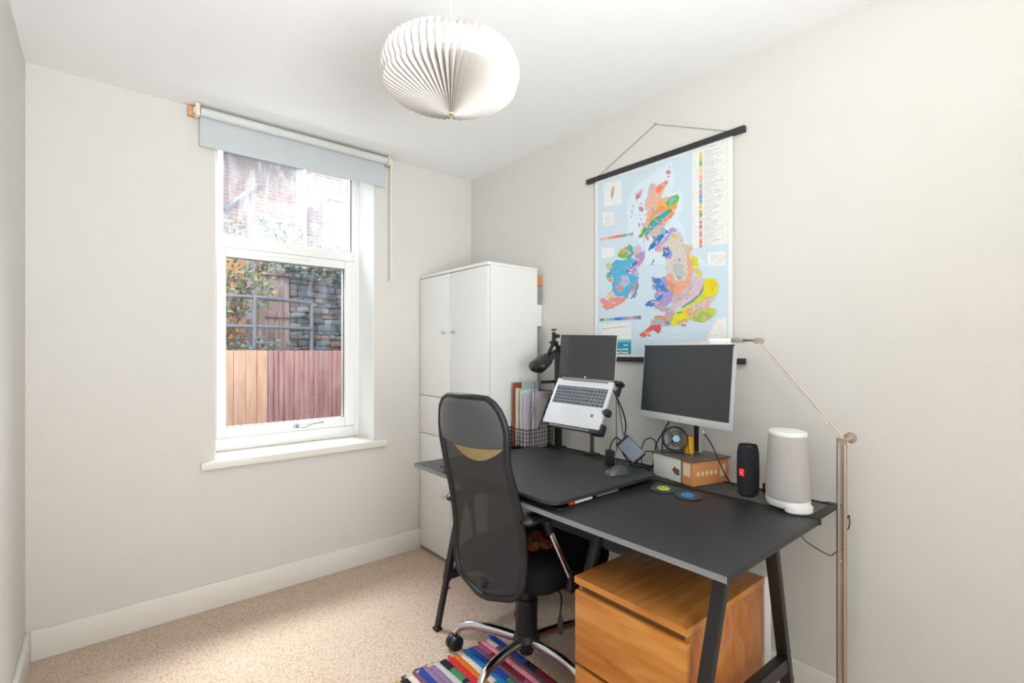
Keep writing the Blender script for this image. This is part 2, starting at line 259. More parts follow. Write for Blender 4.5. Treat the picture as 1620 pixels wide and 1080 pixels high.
MAPDATA = 'D9E9F2,1,14150 20950 12350 21390 12240 20600 12410 20040 11790 19890 11790 19190 12120 18660 11690 18080 11470 17460 10750 16480 14020 16910 13710 17820 14600 18510 14870 19870 14540 20670;EDEDEB,0,11370 21540 9770 21530 9770 17270 11370 17320;F1F1EF,0,10650 17010 9890 16970 9890 16390 10650 16440;E9EEF2,0,16340 21460 15170 21350 15170 20110 16300 20250;F1EFEE,0,16370 19950 15690 19860 15690 19180 16370 19260;F0EFEE,0,16410 18110 15620 18040 15620 17570 16410 17620;EEEDEC,0,16600 14200 14600 14200 14600 13360 16600 13330;EFEDEC,0,10250 14180 9820 14230 9820 12960 14150 13060 10750 13250;E7B9A4,1,13650 20240 13530 20680 13340 20710 13160 20530 12930 20550 12580 20660 12550 20500 12690 20360 12810 20130 12930 19910 12690 19880 12350 19870 12070 19880 11970 19730 12100 19460 12120 19270 12280 19100 12410 18870 12690 18680 13100 18600 13400 18400 13530 18260 13770 18360 13870 17950 13900 18010 13740 18410 14150 18210 14230 18360 13960 18600 13800 18950 13710 19190 13840 19330 13650 19440 13840 19700 13800 19960;F08A62,1,13190 20410 12930 20550 12580 20650 12550 20500 12690 20360 12930 20220 13130 20160 13220 20290;CDBFC4,1,13560 20630 13370 20680 13220 20550 13280 20360 13400 20180 13590 20270;F3B565,1,12980 19820 12690 19800 12630 19450 12810 19260 13280 19100 13650 18860 13710 19030 13470 19350 13160 19600;F29A55,1,12930 19600 12690 19390 12930 19240 13340 19120 13530 18940 13400 19230;6FBF55,1,12690 19600 12580 19770 12350 19850 12070 19870 11990 19720 12120 19490 12350 19440 12630 19440;7CC4CF,1,12520 19710 12260 19790 12110 19670 12320 19550 12490 19510;F0A257,1,12630 19430 12350 19440 12100 19460 12140 19270 12410 19250 12690 19310;58B04E,1,12410 19280 12810 19220 13280 19050 13710 18770 14150 18320 14020 18220 13650 18550 13160 18820 12690 18980 12350 19110;3FA9C9,1,12410 19180 12870 19100 13310 18800 13710 18450 13890 18010 13640 18330 13250 18600 12900 18840 12610 19020;F2906C,1,12230 19140 12350 18910 12690 18730 13100 18630 12960 18780 12610 18960;C9C0BD,1,12410 18710 12690 18670 13160 18640 13400 18440 13530 18250 13280 17970 13040 18070 12690 18310 12810 18490;9DB8C2,1,12930 18490 12690 18450 12690 18340 12930 18330;2B7FC4,1,12630 18370 12980 18190 13280 17980 13530 17790 13620 17570 13340 17600 13160 17780 12810 18010 12510 18210;B4A3D8,1,12350 18430 12120 18320 12070 18100 12350 17850 12690 17650 13160 17470 13280 17590 12930 17850 12580 18120 12510 18330;E2A0A8,1,13160 17700 12870 17680 12980 17440 13250 17480;D9A3BC,1,14330 20130 14360 20350 14150 20520 13960 20590 13980 20370 14180 20150 14280 20040;D9A3BC,1,14540 19910 14440 19940 14460 19810 14550 19860;D9A3BC,1,14570 19700 14470 19700 14510 19490 14600 19600;D9A3BC,1,14640 19440 14550 19430 14570 19330 14640 19360;C96F6F,1,14280 20330 14150 20360 14120 20190 14280 20170;D98C88,1,12690 21030 12550 21110 12410 20970 12460 20860 12630 20930;D98C88,1,12610 20820 12460 20810 12470 20740 12610 20770;D98C88,1,12510 21230 12450 21240 12450 21140 12500 21150;C08AB8,1,14180 19720 14020 19770 13840 19560 13960 19460 14090 19540;C08AB8,1,14060 19930 13990 19930 13980 19810 14060 19850;C08AB8,1,14120 19380 14060 19380 14060 19310 14120 19330;C08AB8,1,14060 19160 13990 19170 13970 19080 14040 19090;C08AB8,1,13960 18920 13890 18960 13870 18800 13950 18830;C08AB8,1,14180 18970 14090 18990 14070 18760 14160 18810;C08AB8,1,13710 18240 13600 18250 13590 18060 13690 18070;D8B27A,1,15830 20990 15730 21130 15590 21180 15620 20940 15680 20730 15760 20460 15820 20760;8A8F60,1,15830 20820 15730 20820 15750 20430 15800 20590;D6CFC4,1,12100 18210 11900 18070 11790 17710 11690 17340 11370 17150 11370 16560 12580 16720 12690 17140 12930 17430 12690 17630 12350 17820;D8D0C6,1,12640 17000 12810 17230 12930 17660 12350 18220 11960 18150 11800 17480 11530 17290 11340 16820 11310 16380 11420 15900 11630 15680 12130 15580 12640 15980 12690 16700;F0A486,1,12930 17510 12690 17600 12410 17430 12460 17310 12690 17400;3E83C2,1,12810 17590 12550 17610 12350 17310 12640 17050 12840 17180;9C9FD0,1,12530 17550 12320 17260 12410 17020 12640 17000 12460 17260;F4B66E,1,12350 18150 12150 18070 12120 17910 12350 17980;BFC3C4,1,12290 16750 11800 16710 11690 16230 11990 16010 12240 16340;8FB6C4,1,12100 16220 11880 16150 11930 16010 12070 16020;E9A98F,1,11800 17480 11420 17430 11370 17260 11530 17090 11370 16630 11340 16140 11410 15750 11630 15530 11960 15260 12290 15040 12410 15750 12680 15880 12610 16330 12320 16350 12150 15950 11690 15930 11530 16400 11580 16900;D9C09A,1,11740 17520 11530 17510 11310 17350 11370 17210 11630 17250;DFD81E,1,11530 16890 11310 16960 11130 16890 11110 16690 11030 16490 11240 16520;DFD81E,1,11340 16500 11110 16460 10900 16180 10950 16020 11240 16290;D8C4CC,1,11410 16140 10950 15990 10820 15890 10820 15550 11110 15240 11630 14910 12130 14720 12320 14430 12350 14230 12640 14400 12410 14840 11960 15260 11530 15670;C9B9B4,1,11370 15850 11240 15930 11370 15510 11850 15100 12350 14740 12240 14980 11630 15480;E2DC1C,1,10810 15910 10350 15890 10160 15630 10200 15210 10440 15080 10750 15040 11160 14850 11470 14580 11570 14200 11850 14050 12240 13920 12460 14040 12240 14430 12100 14550 11690 14740 11260 14990 10940 15250 10810 15550;EDC41E,1,10550 15830 10350 15830 10230 15590 10400 15320 10500 15570;E4BFC8,1,10300 15100 10520 14950 10550 14720 10950 14650 11370 14460 11630 14470 11310 14790 10850 15000;E9A58C,1,11740 14600 11260 14690 11470 14460 11690 14500;CFCB4A,1,11260 14550 10800 14660 10300 14580 10260 14420 10500 14240 10930 14050 11340 14160 11500 14340;A9BE63,1,11340 14360 11000 14460 10520 14410 10510 14240 10950 14110 11290 14190;1F7F86,0,10800 15600 10930 15300 11340 14970 11800 14760 11900 14750 11420 14980 11000 15270 10820 15600;2A8C7C,0,12100 14550 11850 14570 11800 14530 12070 14500;E8A06A,1,12100 14120 11630 14250 11580 14150 12010 13970;9C9A98,1,11900 13960 11630 14000 11690 13910 11850 13900;A99AD6,1,13040 16190 12690 16220 12580 15970 12550 15590 12230 15380 12320 15040 12690 14850 13160 14790 13280 14900 12930 15190 13250 15320 13070 15660;3C86CC,1,13370 16160 13040 16190 12870 15950 12660 15680 12520 15590 12640 15500 12930 15650 13130 15590 13250 15840 13500 15800 13250 15940;8E8FB8,1,13400 16300 13250 16280 13250 16150 13370 16160;3C86CC,1,13760 14990 13530 15190 13160 15220 12780 15440 12930 15190 13250 15000 13400 14910;B9A6B4,1,13280 14800 12690 14860 12400 14840 12640 14590 12930 14660;D99A84,1,12690 15990 12410 16010 12180 15780 12280 15440 12550 15590;8497AF,1,13500 16890 13340 17130 13280 17100 13430 16840;C7A9A4,1,12640 14550 12350 14740 12240 14500 12410 14030 12690 14150;ED8E66,1,13300 14420 12810 14420 12510 14340 12640 14250 13220 14290;B4B4B6,1,13440 14260 12930 14310 12460 14180 12580 13960 12930 14000 13450 14000;7E8FA5,1,12750 14170 12460 14180 12520 14010 12690 14040;DE5B50,1,14100 13540 13930 13710 13710 13820 13530 13970 13310 14020 13220 13810 13530 13700 13710 13560 13840 13430 13900 13530;E0545F,1,13280 13990 12930 14000 12910 13800 13040 13630 13240 13740;59B3DB,1,15830 17170 15240 17370 14600 17390 14280 17230 14410 16920 14800 16700 14470 16500 14180 16400 14280 16020 14600 15780 14800 15430 15480 15540 15760 15910 15680 16530 15940 16950;74BF55,1,15430 17530 15140 17900 14670 18060 14490 17860 14400 17520 14600 17390 15140 17420;EBA25F,1,15240 17780 14870 17890 15000 17660 15210 17640;4FA9C6,1,14870 17900 14540 17920 14470 17620 14670 17370 14870 17570;D5BCCB,1,14470 17890 14150 17920 13900 17530 13800 17300 13900 17000 14150 16920 14340 17110 14380 17490;B394CC,1,14380 17510 13840 17590 13800 17320 14150 16920 14250 16880 14180 17220;D98D9C,1,14250 17060 14080 17100 14120 16860 14250 16880;4D79C4,1,14870 16760 14510 17050 14250 17200 14220 17060 14670 16690 14900 16670;B09BD2,1,14640 16680 14220 17060 14250 16740 14200 16410 14470 16530;B9C6D4,1,15210 16580 14800 16590 14670 16140 15070 15910 15280 16200;D99AA6,1,15550 16120 15280 16150 15070 15790 15410 15800;D7C77A,1,16120 17290 15830 17250 15730 17040 16010 16960;6FBF7A,1,16160 16690 15760 16560 15830 16460 16120 16550;E6885F,1,16080 16500 15730 16450 15800 16300 16010 16390;7F8FC4,1,16060 16850 15830 16850 15830 16660 16050 16680;E88A6A,1,14470 16010 14220 16200 14250 15930 14510 15580 14640 15650;6E96C8,1,14220 16170 14150 15930 14340 15380 14670 15370 14470 15580;D9CDB4,1,16190 15610 15760 15910 15450 15540 15900 15390;E9958A,1,16500 15550 16050 15400 15480 15520 14740 15430 15140 15190 15620 15000 16120 14850 16480 15060 16260 15160 16520 15350;E9B7B4,0,16560 18670 16310 18660 16310 18520 16560 18530;EFC6BC,0,16310 18660 16070 18650 16070 18510 16310 18520;EDA79A,0,16070 18650 15830 18640 15830 18500 16070 18510;F09A72,0,15830 18640 15590 18630 15590 18490 15830 18500;EF8352,0,15590 18630 15360 18620 15360 18480 15590 18490;EF8A58,0,15360 18620 15130 18610 15130 18470 15360 18480;5FB7B0,0,15130 18610 14900 18600 14900 18470 15130 18470;B9BEC6,0,14900 18600 14680 18590 14680 18460 14900 18470;9CA6B4,0,14680 18590 14460 18580 14460 18450 14680 18460;3F9A4B,0,16560 14470 16310 14480 16310 14350 16560 14350;B5CF5A,0,16310 14480 16070 14480 16070 14350 16310 14350;8FC0BE,0,16070 14480 15830 14480 15830 14350 16070 14350;9BA3CC,0,15830 14480 15590 14490 15590 14350 15830 14350;2F80CE,0,15590 14490 15360 14490 15360 14340 15590 14350;3C8BD3,0,15360 14490 15130 14500 15130 14340 15360 14340;9C97CF,0,15130 14500 14900 14500 14900 14340 15130 14340;B0A0D0,0,14900 14500 14680 14500 14680 14340 14900 14340;D7A0A0,0,14680 14500 14460 14510 14460 14340 14680 14340;8FA2C4,0,14460 14510 14240 14510 14240 14340 14460 14340;7C7F96,0,14240 14510 14020 14510 14020 14340 14240 14340;E8D64A,0,11030 21430 10900 21420 10900 21340 11030 21350;BFC0C2,0,10820 21400 10030 21340 10030 21320 10820 21370;E3C34A,0,11030 21340 10900 21320 10900 21240 11030 21260;BFC0C2,0,10820 21310 10430 21280 10430 21250 10820 21280;E0CC50,0,11030 21240 10900 21230 10900 21150 11030 21160;BFC0C2,0,10820 21210 9960 21150 9960 21130 10820 21190;D9B84A,0,11030 21150 10900 21140 10900 21060 11030 21070;BFC0C2,0,10820 21120 10370 21090 10370 21070 10820 21090;8FA84A,0,11030 21060 10900 21040 10900 20960 11030 20980;BFC0C2,0,10820 21020 10370 21000 10370 20970 10820 21000;5E8F4F,0,11030 20960 10900 20950 10900 20870 11030 20880;BFC0C2,0,10820 20930 10150 20890 10150 20870 10820 20910;C8C870,0,11030 20870 10900 20850 10900 20780 11030 20790;BFC0C2,0,10820 20840 10050 20800 10050 20770 10820 20810;E6DDA0,0,11030 20770 10900 20760 10900 20680 11030 20690;BFC0C2,0,10820 20740 10320 20720 10320 20700 10820 20720;E3C9A8,0,11030 20680 10900 20670 10900 20590 11030 20600;BFC0C2,0,10820 20650 10380 20630 10380 20610 10820 20630;E9D0B0,0,11030 20590 10900 20570 10900 20490 11030 20500;BFC0C2,0,10820 20560 10240 20530 10240 20510 10820 20530;EBC9A0,0,11030 20490 10900 20480 10900 20400 11030 20410;BFC0C2,0,10820 20460 10180 20440 10180 20410 10820 20440;E6A080,0,11030 20400 10900 20390 10900 20310 11030 20320;BFC0C2,0,10820 20370 10250 20350 10250 20330 10820 20350;EDB79A,0,11030 20300 10900 20290 10900 20210 11030 20220;BFC0C2,0,10820 20280 10230 20260 10230 20230 10820 20250;E9A58A,0,11030 20210 10900 20200 10900 20120 11030 20130;BFC0C2,0,10820 20180 10360 20170 10360 20150 10820 20160;EAB0A0,0,11030 20110 10900 20100 10900 20020 11030 20030;BFC0C2,0,10820 20090 10440 20080 10440 20060 10820 20070;5FB0A8,0,11030 20020 10900 20010 10900 19930 11030 19940;BFC0C2,0,10820 20000 9960 19980 9960 19950 10820 19970;8CC8C0,0,11030 19930 10900 19920 10900 19840 11030 19850;BFC0C2,0,10820 19900 10300 19890 10300 19870 10820 19880;E58F95,0,11030 19830 10900 19820 10900 19740 11030 19750;BFC0C2,0,10820 19810 10210 19800 10210 19780 10820 19780;E06A75,0,11030 19740 10900 19730 10900 19650 11030 19660;BFC0C2,0,10820 19720 10400 19710 10400 19690 10820 19690;8FA6DC,0,11030 19640 10900 19640 10900 19560 11030 19560;BFC0C2,0,10820 19620 10120 19620 10120 19590 10820 19600;4F80C8,0,11030 19550 10900 19540 10900 19460 11030 19470;BFC0C2,0,10820 19530 9990 19520 9990 19500 10820 19500;6F9FD8,0,11030 19450 10900 19450 10900 19370 11030 19370;BFC0C2,0,10820 19430 10410 19430 10410 19410 10820 19410;4FA0A0,0,11030 19360 10900 19350 10900 19270 11030 19280;BFC0C2,0,10820 19340 9960 19340 9960 19320 10820 19320;58B090,0,11030 19270 10900 19260 10900 19180 11030 19190;BFC0C2,0,10820 19250 9980 19250 9980 19230 10820 19220;E6D050,0,11030 19170 10900 19170 10900 19090 11030 19090;BFC0C2,0,10820 19150 10100 19160 10100 19140 10820 19130;E3BE4A,0,11030 19080 10900 19070 10900 18990 11030 19000;BFC0C2,0,10820 19060 10290 19070 10290 19040 10820 19040;E9D890,0,11030 18980 10900 18980 10900 18900 11030 18900;BFC0C2,0,10820 18970 10080 18980 10080 18950 10820 18940;C89A50,0,11030 18890 10900 18890 10900 18810 11030 18810;BFC0C2,0,10820 18870 10140 18890 10140 18860 10820 18850;5F8F58,0,11030 18790 10900 18790 10900 18710 11030 18710;BFC0C2,0,10820 18780 10440 18790 10440 18760 10820 18760;86A060,0,11030 18700 10900 18700 10900 18620 11030 18620;BFC0C2,0,10820 18690 10190 18700 10190 18680 10820 18660;D0D0A0,0,11030 18610 10900 18600 10900 18520 11030 18530;BFC0C2,0,10820 18590 10200 18610 10200 18590 10820 18570;D8C8C8,0,11030 18510 10900 18510 10900 18430 11030 18430;BFC0C2,0,10820 18500 10500 18510 10500 18490 10820 18480;B06A78,0,11030 18420 10900 18420 10900 18340 11030 18340;BFC0C2,0,10820 18410 10460 18420 10460 18390 10820 18380;D8A0A8,0,11030 18320 10900 18320 10900 18240 11030 18240;BFC0C2,0,10820 18310 10180 18340 10180 18310 10820 18290;A04858,0,11030 18230 10900 18230 10900 18150 11030 18150;BFC0C2,0,10820 18220 10200 18240 10200 18220 10820 18190;D8A8A8,0,11030 18140 10900 18130 10900 18060 11030 18050;BFC0C2,0,10820 18130 10190 18150 10190 18130 10820 18100;E0B0A8,0,11030 18040 10900 18040 10900 17960 11030 17960;BFC0C2,0,10820 18030 10320 18060 10320 18030 10820 18010;C88080,0,11030 17950 10900 17950 10900 17870 11030 17870;BFC0C2,0,10820 17940 10120 17970 10120 17950 10820 17910;D07070,0,11030 17850 10900 17850 10900 17770 11030 17770;BFC0C2,0,10820 17840 10140 17880 10140 17860 10820 17820;E8C0B8,0,11030 17760 10900 17760 10900 17680 11030 17680;BFC0C2,0,10820 17750 10390 17780 10390 17750 10820 17730;D88888,0,11030 17660 10900 17670 10900 17590 11030 17580;BFC0C2,0,10820 17660 10240 17690 10240 17670 10820 17630;C86868,0,11030 17570 10900 17570 10900 17490 11030 17490;BFC0C2,0,10820 17560 10290 17600 10290 17580 10820 17540;D89090,0,11030 17480 10900 17480 10900 17400 11030 17400;BFC0C2,0,10820 17470 10140 17520 10140 17490 10820 17450;C07070,0,11030 17380 10900 17380 10900 17300 11030 17300;BFC0C2,0,10820 17380 10480 17400 10480 17380 10820 17350;8F9092,0,11030 21550 10300 21530 10300 21510 11030 21530;D4D4D4,0,10550 16900 9960 16860 9960 16840 10550 16880;D5D2D2,0,16260 19810 15800 19750 15800 19730 16260 19790;D4D4D4,0,10550 16840 9960 16800 9960 16780 10550 16820;D5D2D2,0,16260 19730 15800 19680 15800 19660 16260 19720;D4D4D4,0,10550 16780 9960 16740 9960 16720 10550 16760;D5D2D2,0,16260 19660 15800 19600 15800 19590 16260 19640;D4D4D4,0,10550 16720 9960 16680 9960 16660 10550 16700;D5D2D2,0,16260 19580 15800 19530 15800 19510 16260 19570;D4D4D4,0,10550 16660 9960 16620 9960 16600 10550 16640;D5D2D2,0,16260 19510 15800 19460 15800 19440 16260 19490;D4D4D4,0,10550 16590 9960 16560 9960 16540 10550 16580;D5D2D2,0,16260 19440 15800 19380 15800 19370 16260 19420;D4D4D4,0,10550 16530 9960 16500 9960 16480 10550 16510;D5D2D2,0,16260 19360 15800 19310 15800 19290 16260 19340;A9A9AC,0,16450 13960 15830 13990 15830 13960 16450 13930;A9A9AC,0,15760 14010 14700 14010 14700 13990 15760 13980;B4C4D0,0,14280 21350 13650 21330 13650 21310 14280 21330;B4C4D0,0,12460 13580 11740 13560 11740 13540 12460 13560;78C4D0,0,15830 13380 14590 13380 14590 13250 15830 13240;1B9DB0,0,15830 13240 14600 13250 14600 12650 15830 12630'

# ------------------------------------------------------------------ room shell
XR, YW, XL, YN, HC = 1.997, 2.829, -.24, -1.35, 2.47
wall_m = mat('warm_white_wall_paint', 'DFDCD6', .75, bump=.06, bscale=220, spec=.3)
ceil_m = mat('white_ceiling_paint', 'F9F9F9', .85, bump=.04, bscale=200, spec=.2)
gloss_w = mat('white_gloss_paint', 'EFECE2', .35, bump=.03, bscale=30)
upvc = mat('white_window_plastic', 'F3F3F0', .3)
black_rub = mat('black_rubber', '17181A', .6)
struct(obj('floor', G().bx(XL-.1, XR+.1, YN-.1, YW+.0, -.1, 0), carpet_mat()))
struct(obj('ceiling', G().bx(XL-.1, XR+.1, YN-.1, YW+.28, HC, HC+.15), ceil_m))
struct(obj('wall_right', G().bx(XR, XR+.12, YN, YW, 0, HC), wall_m))
struct(obj('wall_left', G().bx(XL-.12, XL, YN, YW, 0, HC), wall_m))
struct(obj('wall_near', G().bx(XL-.1, XR+.1, YN-.12, YN, 0, HC), wall_m))
WX0, WX1, WZ0, WZ1, YF = .435, 1.276, .70, 2.445, 3.05
struct(obj('wall_window', G().bx(XL-.12, WX0, YW, YW+.28, -.3, HC).bx(WX1, XR+.12, YW, YW+.28, -.3, HC)
    .bx(WX0, WX1, YW, YW+.28, -.3, WZ0).bx(WX0, WX1, YW, YW+.28, WZ1, HC), wall_m))
struct(obj('wall_outer', G().bx(-6, WX0, YW+.281, YW+.30, -.3, 2.9).bx(WX1, 8, YW+.281, YW+.30, -.3, 2.9).bx(WX0, WX1, YW+.281, YW+.30, -.3, WZ0).bx(WX0, WX1, YW+.281, YW+.30, WZ1, 2.9), brick_mat('outer_brick', '7A4A3C', '8A5646', '6E665E', 1)))  # unseen outer face; dark brick added to cut light bouncing onto the fence
def skirting(name, x0, x1, y0, y1): 
    return struct(obj(name, G().bx(x0, x1, y0, y1, 0, .125, .004), gloss_w))
skirting('baseboard_window', XL+.016, 1.588, YW-.016, YW); skirting('baseboard_left', XL, XL+.016, YN, YW)
skirting('baseboard_right', XR-.016, XR, YN+.02, YW-.016); skirting('baseboard_near', XL+.016, XR-.016, YN, YN+.016)
# window board
struct(obj('trim_1', G().bx(WX0, WX1, YW-.03, YF-.005, WZ0, .735, .004).bx(.372, 1.346, YW-.038, YW-.0005, WZ0-.004, .735, .008), gloss_w, label='white painted window board with rounded nosing'))
g = G().bx(WX0, WX0+.004, YW+.001, YF, .735, WZ1).bx(WX1-.004, WX1, YW+.001, YF, .735, WZ1).bx(WX0+.004, WX1-.004, YW+.001, YF, WZ1-.004, WZ1)
struct(obj('trim_2', g, mat('white_reveal_paint', 'F1F0EC', .6), label='white painted window reveal'))
# window: outer frame, transom, opening sash below, fixed pane above
wr = thing('window_1', 'white double glazed window with fixed top light and opening bottom sash', 'window', (.855, YF, .735)); wr['kind'] = 'structure'
del wr['category']
f = G(); y0, y1 = YF, YF+.065
f.bx(WX0, WX0+.036, y0, y1, .735, WZ1, .004).bx(WX1-.038, WX1, y0, y1, .735, WZ1, .004).bx(WX0+.036, WX1-.038, y0, y1, .735, .803, .004)
f.bx(WX0+.036, WX1-.038, y0, y1, WZ1-.05, WZ1, .004).bx(WX0+.036, WX1-.038, y0, y1, 1.848, 1.906, .004)
f.bx(WX0+.036, WX0+.05, y0+.02, y1, 1.906, WZ1-.05).bx(WX1-.046, WX1-.038, y0+.02, y1, 1.906, WZ1-.05)
obj('window_frame', f, upvc, wr)
s = G(); y0 = YF-.012
s.bx(WX0+.038, WX0+.085, y0, y1-.005, .806, 1.845, .005).bx(1.178, 1.237, y0, y1-.005, .806, 1.845, .005)
s.bx(WX0+.085, 1.178, y0, y1-.005, .806, .860, .005).bx(WX0+.085, 1.178, y0, y1-.005, 1.795, 1.845, .005)
sash = obj('sash', s, upvc, wr)
g = G(); yy = YF+.012
for a in ((.518, .5215, .8595, 1.7955), (1.1765, 1.18, .8595, 1.7955)): g.bx(a[0], a[1], yy, yy+.012, a[2], a[3])
g.bx(.52, 1.178, yy, yy+.012, .8585, .862).bx(.52, 1.178, yy, yy+.012, 1.7935, 1.797).bx(1.2265, 1.231, yy+.01, yy+.02, 1.906, WZ1-.05)
obj('glazing_gasket', g, black_rub, sash)
obj('pane', G().bx(.519, 1.179, YF+.028, YF+.032, .859, 1.796), pane_mat('lower_glass', .05, .006), sash, 'lower window pane, smeared glass')
obj('pane', G().bx(WX0+.05, 1.231, YF+.034, YF+.038, 1.905, WZ1-.049), pane_mat('upper_glass', .13, .042), wr, 'upper window pane, smeared glass with glare painted as haze')
obj('trickle_vent', G().bx(.69, .96, YF-.022, YF-.013, 1.820, 1.838, .003), upvc, sash)
chrome = mat('chrome', 'D8D9DB', .12, 1); steel = mat('brushed_steel', 'B9B7B2', .32, 1)
handle_m = mat('satin_handle', '9CA0A5', .25, 1)
h = G().bx(.865, .90, YF-.03, YF-.0125, .826, .842, .004).cyl((.885, YF-.03, .834), (.885, YF-.045, .834), .008, seg=12)
h.tube([(.885, YF-.045, .834), (.92, YF-.05, .830), (.96, YF-.05, .846), (1.0, YF-.05, .850), (1.03, YF-.05, .848)], [.006, .006, .007, .006, .004], 10, 5)
obj('window_handle', h, handle_m, sash, 'chrome window handle')

# roller blind
cream = mat('cream_plastic', 'E9E2D2', .45)
bl = thing('roller_blind', 'pale blue-grey roller blind rolled up above the window', 'blind', (.845, 2.78, 2.27))
obj('mounting_batten', G().bx(.318, 1.372, 2.80, YW, 2.418, 2.462, .001), wood('orange_pine', ['B9773F', 'D79A5E', 'E3AE78'], (20, 3, 3)), bl, 'orange wooden batten')
roll_m = mat('blind_fabric', 'C6CCCE', .7, bump=.05, bscale=400)
obj('roller', G().tube([(.366, 2.778, 2.437), (1.333, 2.778, 2.437)], .0215, 28), mat('blind_roll_fabric', 'D9DAD8', .65), bl)
obj('fabric', G().bx(.366, 1.328, 2.7935, 2.7953, 2.284, 2.437), roll_m, bl)
obj('bottom_bar', G().bx(.366, 1.328, 2.7925, 2.7965, 2.278, 2.288), roll_m, bl)
obj('bracket', G().bx(.343, .363, 2.752, 2.80, 2.408, 2.466, .004).cyl((.343, 2.777, 2.437), (.337, 2.777, 2.437), .014), cream, bl)
obj('bracket', G().bx(1.336, 1.348, 2.752, 2.80, 2.410, 2.466, .003).cyl((1.348, 2.777, 2.437), (1.362, 2.777, 2.437), .024), cream, bl)
obj('control_chain_guard', G().bx(1.351, 1.362, 2.760, 2.771, 1.705, 2.43, .003), cream, bl)

# ------------------------------------------------------------------ pleated pendant shade
pc = (.782, 1.21); pl = thing('pendant_lamp', 'white pleated paper pendant shade hanging from ceiling cord', 'lamp', (*pc, 1.975))
paper = mat('white_pleated_paper', 'EBE7E2', .8, spec=.2)
nt_ = paper.node_tree; tr = nt_.nodes.new('ShaderNodeBsdfTranslucent'); tr.inputs[0].default_value = lin('EDE4DC')
mxs = nt_.nodes.new('ShaderNodeMixShader'); mxs.inputs[0].default_value = .2
nt_.links.new(nt_.nodes['Principled BSDF'].outputs[0], mxs.inputs[1]); nt_.links.new(tr.outputs[0], mxs.inputs[2]); nt_.links.new(mxs.outputs[0], nt_.nodes['Material Output'].inputs[0])
prof = [(.010, 1.976, .0015), (.045, 1.993, .006), (.09, 2.016, .010), (.13, 2.036, .013), (.160, 2.049, .013), (.180, 2.059, .009), (.187, 2.068, .004), (.190, 2.078, .006), (.191, 2.095, .008), (.190, 2.112, .006), (.187, 2.122, .004), (.178, 2.131, .009), (.145, 2.150, .012), (.09, 2.176, .010), (.035, 2.190, .004)]
NP = 58
def shade(i, j):
    k = round(i*NP*2) % (NP*2); r, z, a = prof[round(j*(len(prof)-1))]; s_ = 1 if k % 2 else -1
    t = 2*math.pi*k/(NP*2); rr = r+s_*a*1.35
    zz = z-(a*s_*.75 if z < 2.065 else (-a*s_*.5 if z > 2.124 else 0))
    return Vector((pc[0]+rr*math.cos(t), pc[1]+rr*math.sin(t), zz))
g = G(); g.grid(shade, NP*2, len(prof)-1, closed=True); obj('shade', g, paper, pl, angle=8)
obj('bottom_ring', G().lathe([(.004, 1.974), (.011, 1.974), (.012, 1.979), (.004, 1.981)], (*pc, 0), 20), mat('pale_wood_ring', 'D9C9AE', .6), pl)
obj('cord', G().cyl((*pc, 2.16), (*pc, HC-.03), .0032, seg=8), cream, pl)
obj('ceiling_rose', G().lathe([(0, HC-.035), (.02, HC-.034), (.04, HC-.02), (.045, HC-.0005), (0, HC-.0005)], (*pc, 0), 28), upvc, pl)
obj('lamp_holder', G().cyl((*pc, 2.09), (*pc, 2.17), .018), upvc, pl)

# ------------------------------------------------------------------ tall white cupboard
lam = mat('white_laminate', 'EDEDEA', .42); lam_side = lam; dark_gap = mat('dark_gap', '3A3834', .9)
CX0, CX1, CY0, CY1 = 1.588, 1.953, 2.097, 2.822
cb = thing('storage_cupboard', 'tall white cupboard with four doors beside the window corner', 'cupboard', ((CX0+CX1)/2, (CY0+CY1)/2, 0))
c = G().bx(CX0+.019, CX1, CY0, CY0+.016, .012, 1.745).bx(CX0+.019, CX1, CY1-.016, CY1, .012, 1.745).bx(CX1-.006, CX1, CY0+.016, CY1-.016, .012, 1.745)
for z in (.02, .745, .985, 1.735): c.bx(CX0+.019, CX1-.006, CY0+.016, CY1-.016, z, z+.010)
for y in (CY0+.02, CY1-.02): c.bx(CX0+.03, CX0+.05, y-.012, y+.012, 0, .012).bx(CX1-.05, CX1-.03, y-.012, y+.012, 0, .012)
obj('carcass', c, lam, cb)
obj('top_panel', G().bx(CX0-.004, CX1, CY0-.003, CY1, 1.745, 1.762, .002), lam, cb)
ys = 2.466
def door(y0, y1, z0, z1, kn=None):
    d = obj('door', G().bx(CX0, CX0+.017, y0, y1, z0, z1, .0015), lam, cb)
    if kn:
        k = G().lathe([(0, 0), (.006, 0), (.005, .010), (.011, .016), (.012, .021), (.008, .025), (0, .026)], (CX0, kn[0], kn[1]), 18, rotm(0, -90, 0))
        obj('knob', k, chrome, d, 'small chrome knob')
for z0, z1, kz in ((.996, 1.741, 1.388), (.022, .750, .400)):
    door(ys+.0015, CY1-.002, z0, z1, (2.520, kz)); door(CY0+.001, ys-.0015, z0, z1, (2.412, kz))
obj('drawer_front', G().bx(CX0, CX0+.017, CY0+.001, CY1-.002, .754, .992, .0015), lam, cb)
